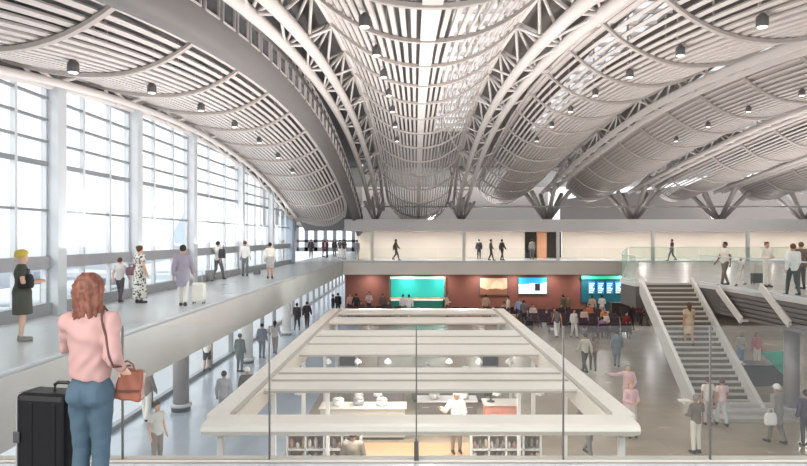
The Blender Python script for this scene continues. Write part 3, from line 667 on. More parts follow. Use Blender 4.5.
# ------------------------------------------------------------------ airliners outside
def airliner(x, y, z, L, label, tailcol, rz):
    r = empty('airliner', (x, y, z), label, 'airplane', 'parked airliners', world=False, rz=rz); white = mat('plane_white', (226, 232, 238), 0.4)
    R_ = L*0.055; pr = [(-0.5, .02), (-.49, .3), (-.46, .65), (-.42, .9), (-.36, 1), (.25, 1), (.38, .7), (.47, .3), (.5, .06)]
    pts = [(0, t*L, R_*(0.35 if t > .3 else 0)*((t-.3)/.2 if t > .3 else 0)) for t, _ in pr]
    MB().tube(pts, [R_*q for _, q in pr], 20).build('fuselage', white, r, smooth=True)
    for s in (-1, 1):
        g = MB(); a = [(s*R_*.6, -.1*L), (s*R_*.6, .08*L), (s*.45*L, .22*L), (s*.45*L, .17*L)]
        g.prism(a if s > 0 else a[::-1], -R_*.5, -R_*.3); g.build('wing', mat('plane_grey', (188, 196, 204), 0.4), r)
        MB().tube([(s*.17*L, -.07*L, -R_*.8), (s*.17*L, .02*L, -R_*.8)], [R_*.42, R_*.3], 14).build('engine', mat('plane_engine', (150, 160, 172), 0.4), r, smooth=True)
        a = [(0, .4*L), (0, .48*L), (s*.16*L, .5*L), (s*.16*L, .47*L)]; MB().prism(a if s > 0 else a[::-1], R_*.5, R_*.6).build('tailplane', white, r)
    g = MB(); a = [(.36*L, R_*.6), (.47*L, R_*.5), (.52*L, R_*3.4), (.46*L, R_*3.4)]
    g.add([(x_, p[0], p[1]) for x_ in (-.1, .1) for p in a], [(0, 1, 2, 3), (7, 6, 5, 4)]+[(i, i+4, (i+1) % 4+4, (i+1) % 4) for i in range(4)]); g.build('tail_fin', tailcol, r)
    for a, b in ((0, -.4*L), (-R_*.7, .03*L), (R_*.7, .03*L)): MB().tube([(a, b, -R_*.8), (a, b, -z-0.25)], 0.18, 8).build('landing_gear', dgrey, r)
airliner(-34, 58, 3.6, 34, 'parked white airliner with a pale blue tail fin outside the nearest windows', mat('tail_blue', (150, 205, 225), 0.5), PI)
airliner(-52, 108, 3.6, 36, 'parked white airliner farther out beyond the middle windows', mat('tail_grey', (176, 190, 205), 0.5), -PI*0.6)
# service vehicles outside
for i, (x, y, lab, c) in enumerate([(-16, 24, 'pale blue baggage van parked outside the second window bay', (170, 190, 205)), (-18, 36, 'grey baggage van parked outside the fourth window bay', (160, 168, 178))]):
    r = empty('baggage_van', (x, y, -0.25), lab, 'van', 'apron vehicles')
    MB().rbox(x-1.1, x+1.1, y-2.6, y+2.2, 0.35, 3.2, 0.2).build('body', mat('van_%d' % i, c, 0.4), r)
    MB().box(x+1.11, x+1.13, y-2.3, y-0.8, 1.9, 2.8).build('window', darkglass, r)
    for a in (-1.7, 1.4):
        for s in (-1, 1): MB().tube([(x+s*0.95, y+a, 0.2), (x+s*1.15, y+a, 0.2)], 0.45, 16).build('wheel', blackm, r)
# ------------------------------------------------------------------ bodies: smooth distance fields meshed with surface nets
def seg(P, a, b, ra, rb, fy=1.0):
    a = np.array(a, float); b = np.array(b, float); s = np.array([1, fy, 1.0]); p = (P-a)*s; d = (b-a)*s
    t = np.clip((p@d)/max(d@d, 1e-9), 0, 1); q = p-t[:, None]*d
    return np.sqrt((q*q).sum(1))-(ra+(rb-ra)*t)
def smin(a, b, k):
    h = np.clip(0.5+0.5*(b-a)/k, 0, 1); return b+(a-b)*h-k*h*(1-h)
def ell(P, c, r):
    r = np.array(r, float); q = (P-np.array(c))/r; n = np.sqrt((q*q).sum(1)); return (n-1)*r.min()
def surfnets(fn, lo, hi, h):
    lo = np.array(lo, float)-2*h; hi = np.array(hi, float)+2*h; n = np.ceil((hi-lo)/h).astype(int)+1
    ax = [lo[i]+h*np.arange(n[i]) for i in range(3)]; G = np.stack(np.meshgrid(*ax, indexing='ij'), -1); V = fn(G.reshape(-1, 3)).reshape(n)
    I = V < 0; acc = np.zeros(tuple(n-1)+(3,)); cnt = np.zeros(tuple(n-1)); cs = [(i, j, k) for i in (0, 1) for j in (0, 1) for k in (0, 1)]
    sl = lambda A, c: A[c[0]:A.shape[0]-1+c[0], c[1]:A.shape[1]-1+c[1], c[2]:A.shape[2]-1+c[2]]
    for c in cs:
        for a in range(3):
            if c[a]: continue
            e = list(c); e[a] = 1; v0, v1 = sl(V, c), sl(V, e); x = (v0 < 0) != (v1 < 0); t = np.where(x, v0/np.where(x, v0-v1, 1), 0)
            p = np.stack([np.full(t.shape, float(q)) for q in c], -1); p[..., a] += t; acc += p*x[..., None]; cnt += x
    m = cnt > 0; idx = -np.ones(m.shape, int); idx[m] = np.arange(m.sum())
    base = np.stack(np.meshgrid(*[np.arange(k-1) for k in n], indexing='ij'), -1)[m]; vs = lo+h*(base+acc[m]/cnt[m][:, None]); F_ = []
    for a in range(3):
        b, c = (a+1) % 3, (a+2) % 3; A = [slice(None)]*3; B = [slice(None)]*3; A[a] = slice(0, -1); B[a] = slice(1, None)
        I0, I1 = I[tuple(A)], I[tuple(B)]; x = I0 != I1; q = np.argwhere(x); q = q[(q[:, b] > 0) & (q[:, c] > 0) & (q[:, b] < n[b]-1) & (q[:, c] < n[c]-1)]
        if not len(q): continue
        eb = np.zeros(3, int); eb[b] = 1; ec = np.zeros(3, int); ec[c] = 1
        g = lambda r: idx[r[:, 0], r[:, 1], r[:, 2]]; f = np.stack([g(q-eb-ec), g(q-ec), g(q), g(q-eb)], 1); ins = I0[q[:, 0], q[:, 1], q[:, 2]]
        f[~ins] = f[~ins][:, ::-1]; F_.append(f)
    return vs, (np.concatenate(F_) if F_ else np.zeros((0, 4), int))
def sdf_mesh(name, fn, lo, hi, h):
    v, f = surfnets(fn, lo, hi, h); me = bpy.data.meshes.new(name); me.vertices.add(len(v)); me.vertices.foreach_set('co', v.ravel())
    me.loops.add(f.size); me.loops.foreach_set('vertex_index', f.ravel().astype(np.int32)); me.polygons.add(len(f)); me.polygons.foreach_set('loop_start', np.arange(0, f.size, 4, dtype=np.int32))
    me.update(calc_edges=True); me.validate(); me.polygons.foreach_set('use_smooth', [True]*len(me.polygons)); me.materials.append(None); return me

# pose: joints in metres for a 1.70 m figure facing -Y; L = +x, R = -x.  keys: el/wr/kn/an (L), er.. (R)
BASE = dict(pel=(0, 0, .93), wai=(0, 0, 1.09), che=(0, .01, 1.28), nek=(0, .01, 1.44), hed=(0, -.01, 1.585),
            sL=(.165, .01, 1.385), sR=(-.165, .01, 1.385), eL=(.225, .03, 1.12), eR=(-.225, .03, 1.12), wL=(.245, -.05, .89), wR=(-.245, -.05, .89),
            hL=(.085, 0, .90), hR=(-.085, 0, .90), kL=(.095, -.01, .49), kR=(-.095, -.01, .49), aL=(.10, .02, .085), aR=(-.10, .02, .085))
def P_(**k): d = dict(BASE); d.update(k); return d
POSE = {
    'stand': P_(), 'weight': P_(kL=(.12, -.05, .49), aL=(.14, -.03, .085), eR=(-.26, .06, 1.14), wR=(-.2, -.08, .98)),
    'walk': P_(kR=(-.09, -.17, .5), aR=(-.09, -.27, .10), kL=(.09, .03, .49), aL=(.09, .29, .16), eL=(.21, -.1, 1.13), wL=(.22, -.25, .96), eR=(-.21, .14, 1.14), wR=(-.23, .16, .89)),
    'walk2': P_(kL=(.09, -.12, .5), aL=(.09, -.2, .09), kR=(-.09, .03, .49), aR=(-.09, .2, .12), eR=(-.23, -.06, 1.12), wR=(-.24, -.2, .93), eL=(.22, .08, 1.12), wL=(.24, .05, .88)),
    'hold': P_(eL=(.23, -.02, 1.13), eR=(-.23, -.02, 1.13), wL=(.09, -.24, 1.14), wR=(-.09, -.24, 1.12)),
    'phone': P_(eL=(.22, -.1, 1.14), wL=(.11, -.2, 1.38)),
    'reach': P_(eR=(-.4, -.08, 1.33), wR=(-.64, -.14, 1.36), eL=(.24, .02, 1.12), wL=(.16, -.15, .98)),
    'tray': P_(eR=(-.34, -.1, 1.2), wR=(-.5, -.26, 1.32), eL=(.23, -.02, 1.13), wL=(.15, -.22, 1.08)),
    'climb': P_(kR=(-.09, -.26, .68), aR=(-.09, -.16, .28), kL=(.09, -.02, .49), aL=(.09, .1, .09), eL=(.22, -.06, 1.13), wL=(.22, -.22, .98)),
    'sit': P_(pel=(0, .05, .53), wai=(0, .06, .69), che=(0, .06, .88), nek=(0, .04, 1.04), hed=(0, 0, 1.185), sL=(.165, .05, .985), sR=(-.165, .05, .985), eL=(.23, .02, .73), eR=(-.23, .02, .73),
              wL=(.12, -.2, .68), wR=(-.12, -.2, .68), hL=(.09, .02, .51), hR=(-.09, .02, .51), kL=(.11, -.42, .50), kR=(-.11, -.42, .50), aL=(.11, -.42, .085), aR=(-.11, -.42, .085)),
}
def ex(p, q, t): return tuple(p[i]+(q[i]-p[i])*t for i in range(3))
def body_sdf(J, P, top=1.0):
    k = 0.035
    d = seg(P, J['pel'], J['wai'], .145, .12, 1.35); d = smin(d, seg(P, J['wai'], J['che'], .12, .145, 1.35), .05)
    d = smin(d, seg(P, ex(J['sL'], J['sR'], .12), ex(J['sR'], J['sL'], .12), .056, .056), .05)
    d = smin(d, seg(P, ex(J['nek'], J['che'], .2), ex(J['nek'], J['hed'], .6), .055, .05), .03)
    H = np.array(J['hed']); d = smin(d, ell(P, H+(0, .005, .02), (.076, .095, .1)), .015); d = smin(d, ell(P, H+(0, -.03, -.04), (.055, .06, .065)), .02)
    d = smin(d, ell(P, H+(0, -.098, -.01), (.012, .018, .02)), .008)
    for s in (-1, 1): d = smin(d, ell(P, H+(s*.078, .005, 0), (.01, .02, .03)), .006)
    for s in 'LR':
        d = smin(d, seg(P, J['s'+s], J['e'+s], .052, .04), k); d = smin(d, seg(P, J['e'+s], J['w'+s], .04, .027), .01)
        w_, e = np.array(J['w'+s]), np.array(J['e'+s]); u = (w_-e)/np.linalg.norm(w_-e); d = smin(d, seg(P, w_, w_+u*.09, .028, .03, 1.0), .012)
        d = smin(d, seg(P, w_+u*.09, w_+u*.15+np.array([0, -.015, 0]), .026, .014), .01); sg = -1 if s == 'L' else 1; d = smin(d, seg(P, w_+u*.04, w_+u*.09+np.array([sg*.03, -.03, 0]), .013, .011), .006)
        d = smin(d, seg(P, J['h'+s], J['k'+s], .085, .055), k); d = smin(d, seg(P, J['k'+s], ex(J['k'+s], J['a'+s], .3), .055, .055), .02); d = smin(d, seg(P, ex(J['k'+s], J['a'+s], .3), J['a'+s], .055, .035), .02)
        a = np.array(J['a'+s]); d = smin(d, seg(P, a+(0, .02, -.045), a+(0, -.16, -.055), .034, .028), .02)
    return d
def cloth(J, P, kind):
    o = .014
    def torso(o):
        d = seg(P, J['pel'], J['wai'], .145+o, .12+o, 1.3); d = smin(d, seg(P, J['wai'], J['che'], .12+o, .147+o, 1.3), .05)
        return smin(d, seg(P, ex(J['sL'], J['sR'], .1), ex(J['sR'], J['sL'], .1), .056+o, .056+o), .05)
    up = np.array(J['nek'])-np.array(J['pel']); up = up/np.linalg.norm(up); h = (P-np.array(J['pel']))@up
    if kind in ('shirt', 'tshirt', 'jacket', 'coat', 'dress', 'vest'):
        d = torso(o+(.012 if kind in ('jacket', 'coat') else .004)); 
        for s in 'LR':
            if kind == 'vest': continue
            oo = o+(.012 if kind in ('jacket', 'coat') else .002); d = smin(d, seg(P, J['s'+s], J['e'+s], .053+oo, .042+oo), .03)
            if kind in ('shirt', 'jacket', 'coat'): d = smin(d, seg(P, J['e'+s], ex(J['e'+s], J['w'+s], .9), .042+oo, .032+oo), .01)
            else: d = np.maximum(d, np.where(((P-np.array(J['s'+s]))@((np.array(J['e'+s])-np.array(J['s'+s]))/.27) > .16) & (P[:, 0]*(1 if s == 'L' else -1) > .17), .02, -1))
        d = smin(d, seg(P, J['che'], ex(J['nek'], J['che'], .15), .10+o, .062+o, 1.1), .05); d = np.maximum(d, h-.535)
        if kind == 'coat':
            kc = ex(J['kL'], J['kR'], .5); d = smin(d, seg(P, J['wai'], J['pel'], .15, .185, 1.2), .04); d = smin(d, seg(P, J['pel'], ex(J['pel'], kc, .8), .182, .18, 1.15), .04); d = np.maximum(d, -(h+.36))
        elif kind == 'dress':
            kc = ex(J['kL'], J['kR'], .5); d = smin(d, seg(P, J['wai'], J['pel'], .125, .178, 1.15), .04); d = smin(d, seg(P, J['pel'], ex(J['pel'], kc, .95), .178, .19, 1.1), .04); d = np.maximum(d, -(h+.42))
        else: d = np.maximum(d, -(h+(.06 if kind != 'jacket' else .1)))
        return d
    if kind in ('trousers', 'shorts', 'wide'):
        d = seg(P, J['pel'], J['wai'], .15, .122, 1.32); e = .85 if kind != 'shorts' else -1; w_ = .02 if kind == 'wide' else 0
        for s in 'LR':
            if e > 0: d = smin(d, seg(P, J['h'+s], J['k'+s], .095, .068+w_), .03); d = smin(d, seg(P, J['k'+s], ex(J['k'+s], J['a'+s], .88), .068+w_, .052+w_*2), .02)
            else: d = smin(d, seg(P, J['h'+s], ex(J['h'+s], J['k'+s], .75), .097, .085), .03)
        return np.maximum(d, h-.13)
    if kind in ('skirt', 'longskirt'):
        kc = ex(J['kL'], J['kR'], .5); ac = ex(J['aL'], J['aR'], .5); end = ex(J['pel'], kc, .9) if kind == 'skirt' else ex(kc, ac, .8)
        d = seg(P, J['wai'], J['pel'], .125, .178, 1.2); d = smin(d, seg(P, J['pel'], end, .178, .19 if kind == 'skirt' else .23, 1.15), .04)
        z = P[:, 2]; return np.maximum(np.maximum(d, h-.13), end[2]-.02-z)
def hair_sdf(J, P, kind):
    H = np.array(J['hed']); d = ell(P, H+(0, .012, .03), (.09, .108, .108)); cut = np.maximum((H[1]-.045)-P[:, 1], 0)+0*d
    d = np.maximum(d, -(P[:, 1]-(H[1]-.05))*.8-(P[:, 2]-(H[2]+.055))*.8)
    if kind == 'short': return np.maximum(d, (H[2]-.05)-P[:, 2])
    if kind == 'bun': return np.minimum(np.maximum(d, (H[2]-.06)-P[:, 2]), ell(P, H+(0, .1, .08), (.05, .05, .05)))
    if kind == 'long': return smin(np.maximum(d, (H[2]-.07)-P[:, 2]), seg(P, H+(0, .06, -.02), H+(0, .085, -.24), .075, .05), .04)
    if kind == 'cap': return np.minimum(np.maximum(d-.012, (H[2]+.0)-P[:, 2]), ell(P, H+(0, -.1, .045), (.07, .075, .012)))
    if kind == 'scarf': return np.minimum(np.maximum(d-.02, (H[2]-.0)-P[:, 2]), ell(P, H+(0, .06, .1), (.075, .075, .05)))
MC = {}
def cmesh(part, pose, kind, h):
    key = (part, pose, kind, h)
    if key in MC: return MC[key]
    J = POSE[pose]; pts = np.array([v for v in J.values()]); lo = pts.min(0)-.2; hi = pts.max(0)+.2; lo[2] = -.01
    if part == 'body': fn = lambda P: np.maximum(body_sdf(J, P), -P[:, 2])
    elif part == 'hair': H = np.array(J['hed']); lo = H-(.15, .2, .32); hi = H+(.15, .22, .2); fn = lambda P: hair_sdf(J, P, kind)
    elif part == 'shoe':
        a = np.array(J['a'+kind[0]]); heel = kind[1:] == 'boot'; lo = a-(.08, .24, .1); hi = a+(.08, .12, .2)
        fn = lambda P: np.maximum(smin(seg(P, a+(0, .02, -.045), a+(0, -.17, -.055), .043, .036), seg(P, a+(0, .01, -.03), a+(0, .01, .1 if heel else .0), .045, .045), .02), (a[2]-.085)-P[:, 2])
    else: fn = lambda P: cloth(J, P, kind)
    MC[key] = sdf_mesh(part if part in ('body', 'hair', 'shoe') else kind, fn, lo, hi, h); return MC[key]
def put(name, me, m, parent=None):
    o = bpy.data.objects.new(name, me); COL.objects.link(o); o.material_slots[0].link = 'OBJECT'; o.material_slots[0].material = m
    if parent is not None: o.parent = parent
    return o
NAMES = {'tshirt': 'shirt', 'wide': 'trousers', 'longskirt': 'skirt', 'vest': 'vest'}
SKIN = {'l': (222, 180, 156), 'm': (190, 142, 114), 'd': (128, 92, 74)}
HAIRC = {'dark': (44, 36, 34), 'brown': (96, 66, 48), 'red': (160, 92, 58), 'blond': (190, 156, 112), 'grey': (150, 146, 142), 'white': (230, 228, 222), 'yellow': (206, 186, 84)}
def cmat(rgb, pre='cloth', rough=0.8): return mat('%s_%d_%d_%d' % ((pre,)+rgb), rgb, rough)
def person(px, d, z, h, rz, label, top, topc, bot=None, botc=None, hair='short', hairc='dark', pose='stand', skin='m', shoec=(40, 38, 38), group=None, res=None, x=None):
    x = X(px, d) if x is None else x; s = h/1.70; ppm = F/d*s
    if res is None: res = 0.018 if ppm > 24 else (0.024 if ppm > 17 else 0.032)
    b = put('person', cmesh('body', pose, '', res), cmat(SKIN[skin], 'skin', 0.6)); b.location = (x, d, z); b.rotation_euler = (0, 0, math.radians(rz)); b.scale = (s, s, s)
    tag(b, label, 'person', group)
    if bot: put(NAMES.get(bot, bot), cmesh('bottom', pose, bot, res), cmat(botc), b)
    put(NAMES.get(top, top), cmesh('top', pose, top, res), cmat(topc) if isinstance(topc, tuple) else topc, b)
    if hair: put({'cap': 'cap', 'scarf': 'headscarf'}.get(hair, 'hair'), cmesh('hair', pose, hair, min(res, .024)), cmat(HAIRC[hairc], 'hair'), b)
    for k in 'LR': put('shoe', cmesh('shoe', pose, k, min(res, .024)), cmat(shoec, 'shoe', 0.5), b)
    return b
def dfeet(y, z): return (CZ-z)*F/(y-VY)
W = (216, 213, 208); BLK = (38, 38, 42); GR = (140, 140, 142)
pat = bpy.data.materials.new('leaf_print'); pat.use_nodes = True
_t = pat.node_tree; _v = _t.nodes.new('ShaderNodeTexVoronoi'); _v.inputs['Scale'].default_value = 14; _r = _t.nodes.new('ShaderNodeValToRGB'); _g = _t.nodes.new('ShaderNodeTexCoord')
_r.color_ramp.interpolation = 'CONSTANT'; _r.color_ramp.elements[0].color = (.05, .08, .06, 1); _r.color_ramp.elements[1].position = .42; _r.color_ramp.elements[1].color = (.75, .72, .66, 1)
_t.links.new(_g.outputs['Object'], _v.inputs['Vector']); _t.links.new(_v.outputs['Distance'], _r.inputs[0]); _t.links.new(_r.outputs[0], _t.nodes['Principled BSDF'].inputs['Base Color'])
# ---- upper walkway (left)
def U(px, fy, h, rz, *a, **k): return person(px, dfeet(fy, DECK), DECK, h, rz, *a, **k)
U(22, 341, 1.68, 120, 'person in a dark olive dress and yellow headscarf on the left walkway', 'dress', (70, 72, 62), hair='scarf', hairc='yellow', pose='hold', skin='l', shoec=(120, 110, 100))
U(120, 303, 1.33, 175, 'child in white shirt and dark trousers on the left walkway', 'tshirt', W, 'trousers', (74, 66, 78), hairc='brown', skin='l', pose='walk2')
U(140, 303, 1.68, 150, 'person in a long dark and white patterned dress on the left walkway', 'dress', pat, 'longskirt', (200, 198, 190), hair='bun', hairc='brown', skin='l')
for o in bpy.data.objects:
    if o.parent and o.name.startswith('skirt') and 'patterned dress' in o.parent.get('label', ''): o.material_slots[0].material = pat
U(183, 307, 1.72, 190, 'person in a lilac grey coat and white trousers beside a white suitcase', 'coat', (150, 144, 160), 'trousers', W, pose='walk2', hairc='dark')
U(218, 280, 1.75, 160, 'person with dark backpack pulling a small grey suitcase', 'tshirt', (226, 224, 222), 'trousers', (96, 96, 98), pose='walk')
U(245, 276, 1.75, 180, 'person in white shirt and grey trousers, back to us, on the left walkway', 'shirt', (236, 236, 236), 'trousers', (120, 124, 124), hairc='brown')
U(270, 278.5, 1.68, 185, 'person in cream top and grey skirt with dark hair bun on the left walkway', 'shirt', (226, 222, 212), 'skirt', (170, 166, 164), hair='bun')
U(283, 264, 1.7, 90, 'person in white near the pale corner pillar', 'shirt', W, 'trousers', (210, 205, 205), hairc='brown')
U(311, 258, 1.75, 180, 'person in a long black coat far along the left walkway', 'coat', BLK, 'trousers', BLK)
U(323, 257, 1.7, 100, 'person in dark red jacket, window side one of a pair', 'jacket', (96, 36, 46), 'trousers', (70, 40, 48))
U(327, 257.5, 1.72, 260, 'person in dark red jacket, hall side one of a pair', 'jacket', (84, 30, 40), 'trousers', (60, 36, 44))
U(334.5, 256.5, 1.7, 30, 'person in dark clothes beside the pair in dark red', 'jacket', (60, 60, 62), 'trousers', (90, 90, 92))
U(340, 258.5, 1.72, 170, 'person in dark green top and white trousers far along the walkway', 'tshirt', (60, 74, 66), 'trousers', W)
U(344, 259, 1.72, 200, 'person in white trousers next to the one in green, far along the walkway', 'tshirt', (70, 66, 64), 'trousers', W)
U(357, 260, 1.7, 180, 'person in grey at the left end of the bridge', 'shirt', (150, 156, 164), 'trousers', (170, 172, 176), pose='walk')
# ---- bridge
def B_(px, *a, y=54.0, h=1.75, rz=180, **k): return person(px, y, DECK, h, rz, *a, **k)
B_(396, 'person in brown at the left part of the bridge', 'jacket', (96, 84, 76), 'trousers', (84, 78, 74), pose='walk', rz=80)
B_(479, 'person in black between two posts on the bridge', 'jacket', BLK, 'trousers', (50, 50, 52), y=57)
B_(491, 'person in dark taupe on the bridge, first of two standing apart', 'shirt', (110, 98, 88), 'trousers', (80, 74, 68), pose='walk2', rz=90)
B_(502, 'person in dark olive on the bridge, second of two standing apart', 'jacket', (84, 80, 70), 'trousers', (70, 64, 58), rz=120, pose='walk2')
B_(532, 'person in grey in front of the dark shop on the bridge', 'jacket', (130, 124, 118), 'trousers', (96, 90, 86), y=57)
B_(672, 'person in brown striding along the bridge above the stair', 'jacket', (110, 92, 80), 'trousers', (60, 54, 50), y=53, pose='walk', rz=-90)
# ---- right deck
U(725, 286, 1.75, -80, 'person in pale shirt and olive trousers standing at the right deck edge', 'tshirt', (226, 220, 206), 'trousers', (112, 104, 90), skin='d', pose='walk2')
U(741, 286, 1.15, -60, 'small child in white beside the person in pale shirt on the right deck', 'tshirt', W, 'trousers', (224, 220, 212), hair='short', hairc='blond', pose='walk')
U(767, 287, 1.75, 10, 'person in white suit with a shoulder strap on the right deck', 'shirt', (228, 222, 210), 'trousers', (224, 218, 206), hair='bun', hairc='brown', pose='hold')
U(793, 296, 1.72, 180, 'person in white jacket and dark trousers, back to us, on the right deck', 'jacket', (226, 230, 226), 'trousers', (72, 84, 80), hairc='brown', pose='walk2')
U(801, 289, 1.75, 180, 'person in brown behind the one in the white jacket', 'jacket', (110, 92, 84), 'trousers', (84, 76, 72), hairc='brown')
# ---- lower hall
def L(px, fy, h, rz, *a, **k): return person(px, dfeet(fy, 0.0), 0.0, h, rz, *a, **k)
L(585, 373, 1.75, 200, 'person in pale shirt and dark trousers, taller one of a walking couple', 'shirt', (208, 200, 184), 'trousers', (70, 64, 60), pose='walk')
L(593, 371, 1.66, 170, 'person in brown top and long hair, leaning on the other one of a couple', 'tshirt', (140, 118, 100), 'trousers', (90, 80, 74), hair='long', hairc='brown', pose='walk2')
L(617, 367, 1.7, 160, 'person in a slate blue coat walking below the stair', 'coat', (120, 130, 142), 'trousers', (110, 116, 126), pose='walk2')
L(628, 414, 1.68, -20, 'person in pink stretching an arm towards the canopy', 'shirt', (226, 184, 186), 'trousers', (214, 196, 190), hairc='grey', pose='reach', skin='l')
L(631, 437, 1.66, 10, 'person in pink with folded hands before the one stretching out an arm', 'shirt', (232, 190, 194), 'skirt', (220, 200, 196), hair='long', hairc='blond', pose='hold', skin='l')
L(588, 458, 1.7, 20, 'person in grey trousers half hidden by the canopy corner', 'jacket', (110, 104, 98), 'trousers', (130, 126, 118), pose='walk')
L(696, 453, 1.62, 200, 'person in olive top and white trousers holding a pale tray', 'shirt', (128, 118, 104), 'trousers', (232, 226, 214), pose='tray', hairc='grey')
L(708, 425, 1.52, 180, 'person in white top at the foot of the stair, left of the other', 'tshirt', (230, 220, 214), 'trousers', (196, 180, 180), hairc='brown', pose='stand')
L(722, 426, 1.5, 180, 'person in white and pink top at the foot of the stair', 'tshirt', (232, 204, 202), 'trousers', (206, 206, 208), hairc='brown', pose='walk2')
L(777, 444, 1.72, 200, 'person in a long grey coat and pale cap carrying a white shopping bag', 'coat', (150, 146, 142), 'trousers', (120, 112, 106), hair='cap', hairc='white', pose='walk2')
L(806, 446, 1.6, 180, 'person in dark purple at the right picture edge', 'jacket', (84, 74, 92), 'trousers', (74, 66, 78))
L(741, 367, 1.6, 10, 'person in grey top and blue jeans standing behind the stair foot', 'shirt', (196, 192, 184), 'trousers', (126, 156, 186), pose='hold', hairc='grey')
L(757, 367, 1.6, 5, 'person in pink top and white trousers behind the stair foot', 'shirt', (206, 130, 136), 'trousers', (232, 220, 214), hairc='red', hair='long')
person(689, 24.75, 1.84, 1.66, 180, 'person in beige climbing the main stair', 'dress', (196, 176, 146), hair='long', hairc='brown', pose='walk2')
L(557, 338, 1.75, 180, 'person in white trousers and dark grey vest on the open hall floor', 'vest', (110, 106, 110), 'wide', W, pose='walk')
L(574, 338, 1.7, 20, 'person in white shirt on the open hall floor near the seats', 'shirt', (226, 218, 206), 'trousers', (214, 206, 196), hairc='dark', pose='walk2')
L(456.5, 453, 1.72, 10, 'cook in white jacket behind the canopy front beam', 'jacket', (236, 232, 222), 'trousers', (140, 124, 108), hair='cap', hairc='white', pose='tray')
person(353, 14.4, 0.015, 1.72, 180, 'person in grey hooded jacket, back to us, under the canopy', 'jacket', (146, 134, 118), 'trousers', (110, 102, 94), hairc='brown', pose='hold')
# lower left, under and beside the walkway
L(146, 421, 1.7, 180, 'person in wide white trousers beside the taupe column', 'jacket', (150, 138, 130), 'wide', (226, 220, 212), pose='walk2', shoec=(40, 40, 60))
L(157, 468, 1.7, 60, 'person in white top low behind the glass beside the person in pink blouse', 'tshirt', (222, 220, 214), 'trousers', (150, 140, 130), hairc='brown', hair='short', skin='l')
L(207, 372, 1.7, 190, 'person in white top and dark shorts walking below the left walkway', 'tshirt', (238, 236, 232), 'shorts', (70, 66, 72), pose='walk')
L(240, 372, 1.7, 160, 'person in a dark green coat below the left walkway', 'coat', (96, 106, 104), 'trousers', (80, 84, 96), pose='stand')
L(224, 424, 1.7, 180, 'person in grey beside the canopy edge with short dark hair', 'shirt', (166, 164, 166), 'trousers', (150, 146, 146))
L(247, 419, 1.7, 200, 'person in dark jacket with a white hat beside the canopy edge', 'jacket', (84, 78, 80), 'trousers', (96, 90, 92), hair='cap', hairc='white')
L(262, 358, 1.7, 170, 'person in slate blue far under the left walkway', 'jacket', (92, 102, 118), 'trousers', (92, 96, 108))
L(275, 354, 1.7, 180, 'person in grey with dark hair walking along the pale columns', 'shirt', (166, 158, 154), 'trousers', (128, 118, 112), pose='walk2', hair='long')
L(297, 331, 1.78, 180, 'person in dark suit, window side one of two beside the far column', 'jacket', (64, 58, 62), 'trousers', (74, 70, 72), pose='walk')
L(307, 329, 1.78, 180, 'person in dark suit, hall side one of two beside the far column', 'jacket', (70, 58, 58), 'trousers', (76, 70, 70), pose='walk2')
L(333, 318, 1.75, 90, 'person in navy by the far lower windows, window side', 'jacket', (50, 56, 70), 'trousers', (50, 52, 60))
L(338, 316, 1.75, 180, 'person in black by the far lower windows, hall side', 'jacket', BLK, 'trousers', (50, 50, 54), pose='walk')
# ---- standing crowd near the far red wall
cr_ = [(350, 316, 'pink shirt near the end of the red wall', (226, 170, 160), (70, 50, 56), 20), (356, 317, 'dark coat near the end of the red wall', (54, 50, 54), (50, 44, 46), 200), (369, 315, 'pale pink shirt left of the teal booth', (222, 190, 184), (70, 60, 62), 10),
       (383, 316, 'brown jacket left of the teal booth', (110, 96, 88), (64, 56, 56), 150), (403, 318, 'white shirt in front of the teal booth, window side', (232, 232, 228), (120, 130, 130), 160), (409, 319, 'white coat in front of the teal booth, stair side', (236, 236, 232), (200, 205, 205), 200),
       (447, 317, 'cream shirt at the right end of the teal booth', (224, 206, 184), (90, 80, 76), 90), (486, 318, 'tan shirt below the poster', (196, 168, 140), (90, 70, 60), 170), (508, 321, 'white top and dark skirt leaning near the screen', (232, 222, 214), (90, 60, 60), 250),
       (519, 322, 'pale blue shirt below the video screen', (160, 176, 206), (74, 74, 96), 30), (524, 326, 'grey jacket below the video screen', (116, 104, 110), (54, 48, 56), 180), (563, 319.3, 'olive jacket among the seats', (104, 96, 78), (70, 60, 54), 200),
       (568, 319.3, 'brown coat among the seats', (134, 108, 84), (84, 66, 56), 0), (592, 319.3, 'beige top before the departures board, window side', (206, 178, 156), (110, 84, 74), 180), (602, 319.3, 'white top before the departures board, stair side', (232, 226, 222), (226, 190, 190), 150),
       (631, 330, 'black coat beside the stair', (34, 34, 38), (40, 38, 40), 190), (641, 326, 'maroon jacket under the stair head', (110, 52, 52), (60, 44, 46), 100), (648, 327, 'grey jacket under the stair head', (120, 116, 112), (70, 66, 66), 190)]
for i, (px, fy, lab, c1, c2, rz) in enumerate(cr_): L(px, fy, 1.7+0.04*(i % 3), rz, 'person in '+lab, 'jacket' if i % 2 else 'shirt', c1, 'trousers', c2, hairc='dark' if i % 3 else 'brown', pose=['stand', 'walk', 'hold', 'walk2'][i % 4], group='people near the red wall')
